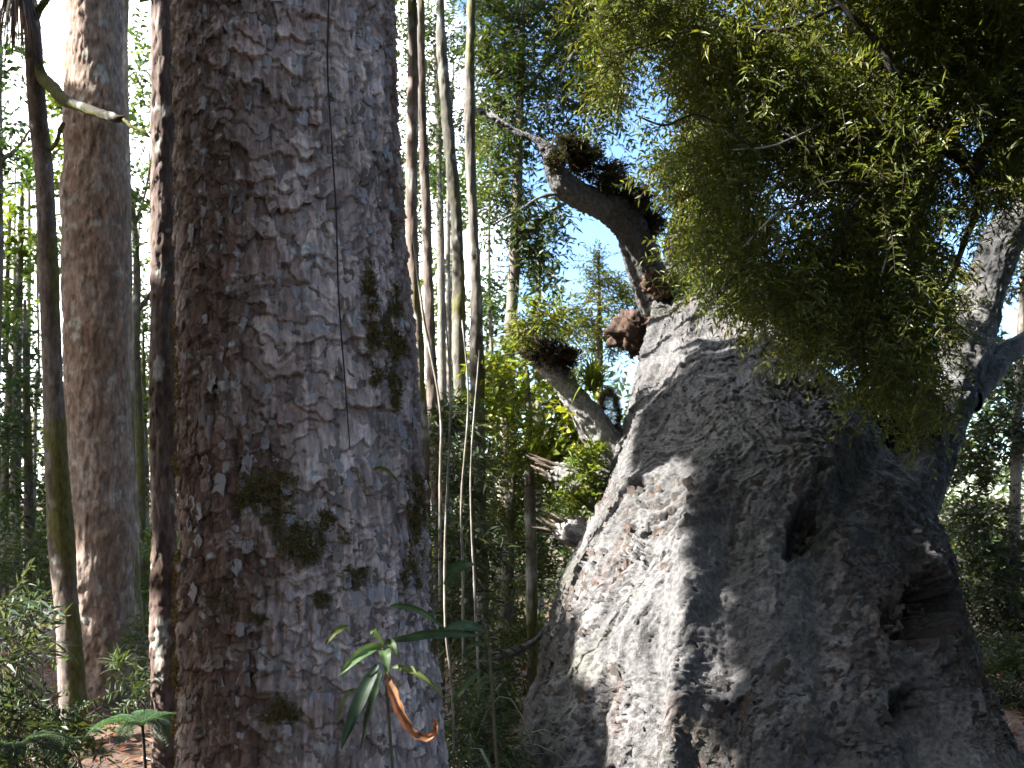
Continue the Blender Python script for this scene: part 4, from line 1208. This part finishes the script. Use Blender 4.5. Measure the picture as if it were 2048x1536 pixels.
# trees that stand behind the massive trunk and beyond the left edge
for k, (px, d, lab) in enumerate([(430, 11, "leafy tree hidden behind the left half of the massive trunk"), (590, 13, "leafy tree hidden straight behind the massive trunk"), (740, 11.5, "leafy tree hidden behind the right half of the massive trunk"),
                                  (-170, 10.5, "leafy tree standing just beyond the left edge of the view"), (-420, 12, "leafy tree standing well beyond the left edge of the view")]):
    rows = [(px, 1200, 14, d), (px + 8, 900, 12, d), (px - 4, 600, 9, d), (px + 6, 250, 6, d), (px, -100, 3, d)]
    back_tree("leafy_tree", lab, rows, [(px + 40 * math.sin(j * 2.1 + k), 60 + 120 * j, 55, 70, d, .5) for j in range(8)], 420, 10, 0.11, 0.045, (0.055, 0.085, 0.024), 530 + k, 0.35)
# low growth under the far trees
r = np.random.default_rng(640)
n = 2600
d = r.uniform(9.5, 19, n)
x = r.uniform(-0.85, 0.85, n) * d
z = ground_z(x, d) + r.uniform(0.0, 1.0, n) ** 1.6 * 1.5
c = np.stack([x, d, z], 1)
cols = np.array([0.045, 0.07, 0.024]) * r.uniform(0.5, 1.6, (n, 1))
lv, _ = sprays(c, rdir(n, 0.5, r), r.uniform(0.3, 0.6, n), 8, 0.13, 0.05, 0.3, cols)
low = link("undergrowth", mesh_data("undergrowth", lv[0], lv[1], lv[2], False), M_LEAF, kind="stuff")
low["label"] = "low leafy undergrowth covering the ground beneath the distant trees"
# far wood as one mass
r = np.random.default_rng(600)
n = 5000
x = r.uniform(-250, 2300, n)
y = 1090 - 380 * r.uniform(0, 1, n) ** 1.9 + 60 * np.sin(x / 60) + 40 * np.sin(x / 23)
d = r.uniform(17, 26, n)
c = P(x, y, d)
cols = np.array([0.045, 0.068, 0.022]) * r.uniform(0.5, 1.6, (n, 1)) * np.stack([r.uniform(.8, 1.4, n), np.ones(n), np.ones(n)], 1)
lv, _ = sprays(c, rdir(n, -0.2, r), r.uniform(0.5, 1.0, n), 7, 0.24, 0.10, 0.3, cols)
far = link("far_wood", mesh_data("far_wood", lv[0], lv[1], lv[2], False), M_LEAF, kind="stuff")
far["label"] = "distant leafy wood closing the view behind all the trunks"
DISTANT = ["thin distant trunk nearest the left edge of the view", "thin distant trunk third from the left edge, left of the slender leaning tree", "thin distant trunk closest to the slender leaning tree's left side", "thin distant trunk second from the left edge",
           "thin distant trunk just left of the narrow scaly trunk", "thin distant trunk close to the reddish trunk's right edge", "thin distant trunk behind the gap between the crooked grey trunk and the massive trunk", "thin distant trunk just right of the grey blotched slim trunk",
           ]
for k, (x, rr, d, top) in enumerate([(12, 9, 12, 700), (50, 7, 14, 600), (72, 5, 13, 760), (30, 6, 16, 640), (300, 6, 15, 600), (276, 5, 13, 740), (898, 7, 13, 420), (985, 6, 13, 560)]):
    kk = np.random.default_rng(700 + k)
    rows = [(x + kk.uniform(-6, 6), 1150, rr, d), (x + kk.uniform(-6, 6), 950, rr * .9, d), (x + kk.uniform(-8, 8), 750, rr * .8, d), (x + kk.uniform(-8, 8), top, rr * .6, d), (x + kk.uniform(-10, 10), top - 300, rr * .3, d)]
    simple_tree("distant_trunk", DISTANT[k], rows, trunk_disp(720 + k, (0.10, 0.08, 0.06), (0.24, 0.21, 0.17), amp=0.004, cell=0.06), 50, 10, group="thin distant trunks in the wood")

# ------------------------------------------------------------------ unseen trees, added and shaped so their crowns block and gate light
SHADE_LABELS = ["tree standing beyond the left edge nearest the viewer", "tree standing beyond the left edge level with the reddish trunk", "tree standing furthest back beyond the left edge",
                "tree standing behind the viewer on the left", "tree standing straight behind the viewer", "tree standing behind the viewer on the right", "tree standing beyond the right edge beside the viewer", "tree standing beyond the right edge level with the giant", "small leafy tree standing just beyond the right edge in front of the giant", "tree standing far behind the viewer on the left"]
for k, (bx, by, blobs, n) in enumerate([
    (-6.2, 2.8, [(-4.8, 2.3, 5.6, 2.0, 1.5, 1.2), (-6.4, 2.1, 7.2, 2.0, 1.6, 1.4), (-3.4, 2.5, 4.8, 1.2, 1.1, 0.9), (-4.6, 4.2, 6.2, 1.6, 1.5, 1.0), (-4.3, 4.2, 5.4, 1.2, 1.2, 0.6), (-5.8, 4.3, 7.0, 1.6, 1.5, 1.0), (-1.9, 4.85, 5.6, 1.0, 0.8, 0.45), (-2.5, 4.25, 5.55, 0.6, 0.5, 0.35), (-2.5, 4.25, 5.55, 0.6, 0.5, 0.35), (-2.5, 4.25, 5.55, 0.6, 0.5, 0.35), (-2.5, 4.25, 5.55, 0.6, 0.5, 0.35), (-2.5, 4.25, 5.55, 0.6, 0.5, 0.35), (-2.5, 4.25, 5.55, 0.6, 0.5, 0.35), (-2.5, 4.25, 5.55, 0.6, 0.5, 0.35), (-5.6, 2.2, 4.2, 1.5, 1.4, 1.0), (-4.6, 2.4, 2.6, 1.0, 1.2, 1.0)], 3300),
    (-8.6, 7.4, [(-7.6, 6.7, 5.6, 2.2, 1.5, 1.3), (-9.4, 6.4, 7.4, 2.2, 1.6, 1.4), (-6.4, 7.1, 4.6, 1.3, 1.3, 0.9), (-8.4, 6.6, 4.0, 1.6, 1.4, 1.0), (-7.0, 7.0, 2.8, 1.0, 1.2, 0.9)], 2100),
    (-12.0, 9.5, [(-10.8, 9.4, 6.2, 2.4, 1.8, 1.4), (-12.5, 9.4, 8.0, 2.4, 2.0, 1.6), (-8.4, 9.0, 5.0, 1.4, 1.4, 1.0)], 1300),
    (-4.6, -3.0, [(-4.4, -2.6, 2.2, 1.8, 1.6, 1.8), (-4.2, -2.8, 5.0, 2.2, 1.8, 1.6), (-2.6, -3.4, 6.6, 1.8, 1.6, 1.2), (-2.0, 0.0, 6.6, 1.5, 1.3, 0.6), (-3.2, 0.6, 3.6, 1.2, 1.2, 1.5), (-2.8, 1.5, 2.0, 0.7, 0.8, 1.3), (-2.4, 1.6, 4.8, 1.0, 1.0, 0.8), (-4.0, -2.6, 1.0, 1.6, 1.4, 1.0)], 2700),
    (-0.4, -5.5, [(-0.4, -5.4, 2.2, 2.4, 1.4, 2.0), (-0.2, -5.2, 5.2, 2.4, 1.6, 1.8), (0.2, -4.6, 7.6, 2.4, 1.8, 1.4), (-0.4, -5.2, 1.0, 2.6, 1.4, 1.0)], 2000),
    (6.4, -6.0, [(6.2, -5.8, 2.0, 2.0, 1.6, 1.8), (6.2, -5.8, 4.2, 2.2, 1.8, 1.4)], 900),
    (6.4, 1.4, [(6.0, 1.4, 2.4, 1.4, 1.8, 1.8), (4.6, 1.5, 1.0, 1.2, 1.2, 1.0)], 900),
    (7.0, 6.0, [(6.4, 5.8, 2.4, 1.6, 2.2, 2.0), (6.0, 6.0, 5.2, 2.0, 2.2, 1.8), (5.0, 5.6, 7.6, 2.4, 2.4, 1.4)], 1200),
    (3.0, 3.2, [(2.75, 3.0, 3.3, 0.7, 0.8, 0.9), (2.8, 2.9, 1.9, 0.75, 0.8, 1.2), (2.3, 2.9, 4.1, 0.8, 0.8, 0.5), (1.5, 3.1, 4.5, 0.9, 0.8, 0.4), (3.3, 2.2, 2.8, 0.8, 0.7, 1.3), (0.9, 3.6, 4.9, .8, .7, .35)], 3600),
    (-9.0, -2.0, [(-9.0, -2.0, 2.4, 2.0, 2.2, 2.2), (-8.6, -1.6, 5.6, 2.4, 2.2, 1.8)], 700)]):
    t = thing("shade_tree", SHADE_LABELS[k], "tree", base=(bx, by, 0))
    s = spline([(bx, by, -0.05, .3), (bx + .1, by, 2, .25), (bx + .3, by, 4.5, .18), (bx + .2, by, 7, .08)], 50)
    v, f, c = tube(s[:, :3], s[:, 3], ring_theta(n=24), disp=trunk_disp(800 + k, (0.10, 0.08, 0.06), (0.2, 0.17, 0.14), cell=0.06))
    part("trunk", v, f, M_TRUNK, t, c)
    crown_cloud(t, blobs, n, 8, *((0.11, 0.045) if k == 8 else (0.33, 0.15)), (0.05, 0.075, 0.022), keep_all, seed=810 + k, length=0.25 if k == 8 else 0.6)

# ------------------------------------------------------------------ undergrowth
strap_n = 0


def on_ground(px, py, d):
    p = P(px, py, d)
    p[2] = float(ground_z(np.array([p[0]]), np.array([p[1]]))[0])
    return p


# lance leaved shrubs, lower left
for lab, rows, n, col, ll, lw, sd in (
    ("grey green lance leaved shrub at the lower left edge", [(10, 1230, 46, 60, 5.0, .3), (34, 1290, 44, 50, 5.0, .3), (0, 1330, 40, 60, 5.0, .3)], 70, (0.085, 0.115, 0.09), 0.10, 0.020, 901),
    ("dark leafy bush at the bottom left corner", [(40, 1440, 70, 60, 4.8, .3), (100, 1490, 50, 40, 4.8, .3), (10, 1510, 40, 40, 4.6, .3)], 130, (0.045, 0.07, 0.035), 0.07, 0.02, 902),
    ("small round leaved plant at the foot of the slender leaning trunk", [(150, 1470, 24, 30, 5.2, .12), (120, 1440, 24, 26, 5.2, .12)], 30, (0.08, 0.12, 0.06), 0.045, 0.024, 903),
    ("spindly shrub behind the grey green shrub on the left", [(60, 1120, 60, 60, 8.05, .2), (20, 1160, 40, 50, 8.05, .2), (80, 1190, 22, 60, 8.0, .2)], 120, (0.05, 0.075, 0.03), 0.08, 0.016, 904),
    ("low dark shrub in the gap beside the narrow scaly trunk", [(290, 1280, 20, 60, 7.0, .2), (286, 1370, 24, 40, 6.4, .2)], 60, (0.05, 0.085, 0.035), 0.07, 0.016, 905),
    ("tangled shrub at the foot of the slim trunks right of the massive trunk", [(930, 1100, 50, 70, 6.0, .4), (920, 1230, 50, 60, 5.6, .3), (950, 1340, 40, 60, 5.2, .3), (925, 960, 40, 60, 6.4, .4), (900, 860, 40, 50, 6.6, .3)], 420, (0.04, 0.06, 0.028), 0.09, 0.018, 906),
    ("leafy bush low between the massive trunk and the giant's foot", [(950, 1440, 40, 60, 4.6, .3), (985, 1500, 40, 50, 4.6, .3), (925, 1510, 26, 40, 4.3, .2)], 130, (0.045, 0.07, 0.03), 0.07, 0.016, 907),
    ("dark bush at the foot of the dark leaved tree right of the giant", [(2010, 1400, 50, 60, 8.2, .4), (2040, 1330, 40, 50, 8.4, .4), (1985, 1340, 30, 40, 8.4, .3)], 200, (0.03, 0.045, 0.02), 0.09, 0.024, 908)):
    b = px_blobs(rows)
    g = on_ground(rows[0][0], 1400, rows[0][4])
    t = thing("shrub", lab, "shrub", base=g)
    rr = np.random.default_rng(sd)
    for j in range(5):
        e = np.array(b[j % len(b)][:3]) + rr.normal(size=3) * 0.05
        s0 = g + np.array([rr.uniform(-.12, .12), rr.uniform(-.1, .1), -0.03])
        q = spline([np.r_[s0, .006], np.r_[(s0 + e) / 2 + rr.normal(size=3) * .04, .005], np.r_[e, .002]], 14)
        v, f, _ = tube(q[:, :3], q[:, 3], ring_theta(n=6), ref=(0.2, -1, 0.1))
        part("stem", v, f, M_TWIG, t, np.broadcast_to((0.16, 0.13, 0.10), (len(v), 3)))
    crown_cloud(t, b, n, 9, ll, lw, col, seed=sd, length=0.22, twig=0.002, droop=0.3, mat=M_STRAP)

# grassy strap plants
for lab, px, d, n, L, col, sd in (
    ("pale drooping strap leaved plant at the left edge behind the shrubs", 10, 5.7, 70, 1.3, (0.10, 0.14, 0.09), 921),
    ("strap leaved plant with pale blades right of the massive trunk's middle", 905, 4.6, 80, 1.9, (0.13, 0.15, 0.11), 922),
    ("strap leaved plant hugging the giant tree's lower left side", 975, 5.0, 60, 1.3, (0.07, 0.10, 0.05), 923),
    ("grassy tuft at the bottom edge beside the massive trunk's right foot", 940, 3.9, 90, 0.8, (0.09, 0.12, 0.07), 924)):
    strap_clump("strap_plant", lab, "plant", on_ground(px, 1400, d), n, L, 0.016, col, 0.75, sd, up=1.0, spreadxy=0.75, segs=7)


# ferns
def fern(label, p0, az0, nf, L, col, seed, spread=2.2):
    r = np.random.default_rng(seed)
    gz = float(ground_z(p0[:1], p0[1:2])[0])
    t = thing("fern", label, "fern", base=(p0[0], p0[1], gz))
    q = spline([(p0[0] + .03, p0[1] + .02, gz - .03, .012), (p0[0] + .01, p0[1] + .02, (gz + p0[2]) / 2, .010), (p0[0], p0[1], p0[2] + .01, .007)], 12)
    v, f, _ = tube(q[:, :3], q[:, 3], ring_theta(n=8))
    part("stipe", v, f, M_TWIG, t, np.broadcast_to((0.07, 0.05, 0.035), (len(v), 3)))
    for k in range(nf):
        az = az0 + (k / max(1, nf - 1) - 0.5) * spread + r.normal(0, 0.1)
        l = L * r.uniform(0.75, 1.1)
        q = np.linspace(0, 1, 26)
        out = np.array([math.cos(az), math.sin(az), 0])
        ctr = p0 + out * (l * q * 0.92)[:, None] + np.array([0, 0, 1.0]) * (l * (0.75 * q - 0.85 * q ** 2.2))[:, None]
        side = np.array([-math.sin(az), math.cos(az), 0])
        tan = unit(np.gradient(ctr, axis=0))
        bag = Bag()
        v, f, _ = tube(ctr, np.linspace(0.0028, 0.0008, 26), ring_theta(n=4), ref=side)
        bag.add(v, tri(f), (0.07, 0.08, 0.03))
        pw = l * 0.22 * np.sin(np.clip(q * 1.05, 0, 1) * math.pi * 0.93 + 0.15) ** 0.8
        for sgn in (-1, 1):
            for i in range(3, 26):
                m = 9
                w = np.linspace(0.1, 1, m)
                dr = unit(side * sgn + tan[i] * 0.45)
                pc = ctr[i] + dr * (pw[i] * w)[:, None] - np.array([0, 0, 1.0]) * (pw[i] * 0.2 * w ** 2)[:, None]
                ll = pw[i] * 0.30 * (1.15 - w)
                for s2 in (-1, 1):
                    ld = np.broadcast_to(unit(tan[i] * s2 + dr * 0.5), (m, 3)) + r.normal(size=(m, 3)) * 0.08
                    lv = leaf_mesh(pc, ld, np.broadcast_to(np.array([0, 0, 1.0]), (m, 3)), ll + 0.004, ll * 0.42 + 0.002, np.array(col) * r.uniform(0.8, 1.2, (m, 1)))
                    bag.add(lv[0], lv[1], lv[2])
        v, f, c = bag.out()
        part("frond", v, f, M_LEAF, t, c, smooth=False)


fern("spreading bright green fern in front of the narrow scaly trunk", P(285, 1455, 4.6), -1.7, 7, 0.31, (0.075, 0.15, 0.07), 931, 5.4)
fern("darker fern low in the bottom left corner", P(30, 1500, 4.4), -0.9, 6, 0.34, (0.045, 0.085, 0.04), 932, 3.4)
strap_clump("seedling", "needle leaved seedling standing before the reddish trunk's foot", "seedling", P(236, 1330, 5.9), 46, 0.20, 0.010, (0.10, 0.14, 0.06), 0.4, 941, up=1.0, segs=4)

# hanging dead leaves in the crown at the top left
o = strap_clump("dead_leaf_skirt", "skirt of grey dead strap leaves hanging at the top left corner", "dead leaves", P(30, -20, 6.2), 130, 0.52, 0.012, (0.085, 0.075, 0.065), 1.15, 951, up=0.3, spreadxy=0.42, mat=M_DEAD)

# thin vine stem on the massive trunk
vs_ = spline([(660, -60, 1.9, 2.80), (655, 120, 1.9, 2.80), (662, 260, 1.8, 2.79), (672, 420, 1.8, 2.79), (676, 560, 1.7, 2.79), (682, 660, 1.6, 2.79), (690, 760, 1.5, 2.79), (700, 900, 1.2, 2.79)], 120)
pth = P(vs_[:, 0], vs_[:, 1], vs_[:, 3])
v, f, _ = tube(pth, vs_[:, 2] / F * 2.8, ring_theta(n=7), ref=(0, -1, 0))
me = mesh_data("vine", v, f, np.broadcast_to((0.035, 0.028, 0.022), (len(v), 3)))
tag(link("vine", me, M_TWIG), "thin dark vine stem running down the face of the massive trunk", "vine")


# ------------------------------------------------------------------ sapling in the right foreground of the massive trunk
def blade(p0, p1, bend, W, n=14, wave=0.0, curl=0.0, nrm=(0, -1, 0.25), seed=0):
    """A broad leaf with a midrib fold from p0 to p1, bulging by bend."""
    r = np.random.default_rng(seed)
    t = np.linspace(0, 1, n)
    p0, p1 = np.asarray(p0), np.asarray(p1)
    L = np.linalg.norm(p1 - p0)
    ctr = p0 + (p1 - p0) * t[:, None] + np.asarray(bend) * (np.sin(t * math.pi))[:, None]
    tan = unit(np.gradient(ctr, axis=0))
    nr = unit(np.asarray(nrm, float))
    side = unit(np.cross(tan, nr))
    up = np.cross(side, tan)
    w = W * np.sin(np.clip(t * 0.97 + 0.03, 0, 1) ** 0.8 * math.pi) ** 0.75 + 0.0008
    wv = wave * np.sin(t * 21 + r.uniform(0, 6))
    rows = []
    for s in (-1, -0.5, 0, 0.5, 1):
        rows.append(ctr + side * (w * s / 2)[:, None] + up * (abs(s) * w * (0.22 + curl) + wv * abs(s))[:, None])
    v = np.stack(rows, 1).reshape(-1, 3)
    i = np.arange(n - 1)[:, None] * 5
    j = np.arange(4)[None]
    f = np.stack([i + j, i + j + 1, i + 6 + j, i + 5 + j], -1).reshape(-1, 4)
    return v, f


def build_sapling():
    D = 2.35
    t = thing("sapling", "young green sapling with long lance leaves in front of the massive trunk's foot", "sapling", base=on_ground(800, 1500, 2.42))
    st = spline([(840, 2460, 4, 2.42), (815, 1900, 4, 2.42), (790, 1600, 3.4, 2.4), (775, 1400, 3, 2.38), (768, 1310, 2.6, D), (765, 1285, 2, D)], 60)
    v, f, _ = tube(P(st[:, 0], st[:, 1], st[:, 3]), st[:, 2] / F * D, ring_theta(n=8))
    part("stem", v, f, M_TWIG, t, np.broadcast_to((0.12, 0.10, 0.06), (len(v), 3)))
    st = spline([(1010, 2300, 4, 2.5), (1000, 1700, 3.6, 2.5), (985, 1400, 3, 2.45), (975, 1260, 2.4, 2.4)], 40)
    v, f, _ = tube(P(st[:, 0], st[:, 1], st[:, 3]), st[:, 2] / F * D, ring_theta(n=8))
    part("stem", v, f, M_TWIG, t, np.broadcast_to((0.12, 0.10, 0.06), (len(v), 3)))
    G, Y, B = (0.075, 0.125, 0.05), (0.13, 0.165, 0.05), (0.06, 0.10, 0.06)
    L = [(770, 1300, D, 775, 1350, D - .06, 34, G), (765, 1290, D, 678, 1352, D - .08, 30, G), (755, 1330, D, 682, 1500, D - .05, 40, B), (765, 1345, D, 722, 1500, D + .02, 32, B), (785, 1335, D, 890, 1398, D - .06, 22, Y),
         (780, 1212, D, 896, 1262, D - .05, 18, G), (780, 1282, D, 965, 1272, D + .02, 30, B), (968, 1262, 2.4, 880, 1265, 2.38, 30, B), (697, 1252, D, 650, 1292, D - .03, 18, (0.07, 0.085, 0.02)), (890, 1170, D, 950, 1130, D - .04, 30, B),
         (712, 1380, D, 672, 1448, D - .04, 12, Y), (960, 1340, 2.4, 905, 1405, 2.36, 20, (0.06, 0.085, 0.03)), (972, 1290, 2.4, 930, 1300, 2.36, 16, (0.06, 0.085, 0.03)), (768, 1290, D, 740, 1270, D - .06, 22, G), (745, 940, 2.6, 800, 970, 2.58, 12, (0.10, 0.12, 0.03)), (772, 1290, D, 795, 1312, D - .07, 24, G)]
    for k, (x0, y0, d0, x1, y1, d1, w, c) in enumerate(L):
        rr = np.random.default_rng(k)
        p0, p1 = P(x0, y0, d0), P(x1, y1, d1)
        v, f = blade(p0, p1, np.array([0, -0.012, 0.014 + 0.01 * rr.uniform(-1, 1)]), 0.68 * w / F * D, wave=0.0018, seed=k, nrm=(rr.normal(0, .35), -1, 0.45 + rr.normal(0, .3)))
        lc = np.array(c) * rr.uniform(0.85, 1.2) * (1 + 0.3 * fbm(v * 60, 2, 40 + k))[:, None]
        lc[2::5] *= 1.5
        part("leaf", v, f, M_STRAP, t, lc)
    s = spline([(772, 1352, D, 14), (785, 1385, D - .02, 24), (800, 1425, D - .03, 24), (822, 1462, D - .03, 20), (848, 1476, D - .03, 18), (868, 1468, D - .03, 16), (870, 1445, D - .03, 10), (866, 1436, D - .03, 3)], 40)
    ctr = P(s[:, 0], s[:, 1], s[:, 2])
    tan = unit(np.gradient(ctr, axis=0))
    q = np.linspace(0, 1, 40)
    side = unit(np.cross(tan, np.array([0.2, -1, 0.3])))
    w = 0.75 * s[:, 3] / F * D * (1 + 0.18 * np.sin(q * 55))
    up = np.cross(side, tan)
    rows = [ctr + side * (w * a / 2)[:, None] + up * (abs(a) * w * 0.4 + 0.0015 * np.sin(q * 47 + a * 3))[:, None] for a in (-1, -.5, 0, .5, 1)]
    v = np.stack(rows, 1).reshape(-1, 3)
    i = np.arange(39)[:, None] * 5
    j = np.arange(4)[None]
    f = np.stack([i + j, i + j + 1, i + 6 + j, i + 5 + j], -1).reshape(-1, 4)
    c = lerp((0.34, 0.18, 0.09), (0.27, 0.10, 0.04), np.repeat(q, 5)) * (1 + 0.5 * fbm(v * 70, 3, 77))[:, None]
    o = part("dead_leaf", v, f, M_DEAD, t, c)
    o["label"] = "curled orange brown dead leaf hanging below the green ones"


build_sapling()
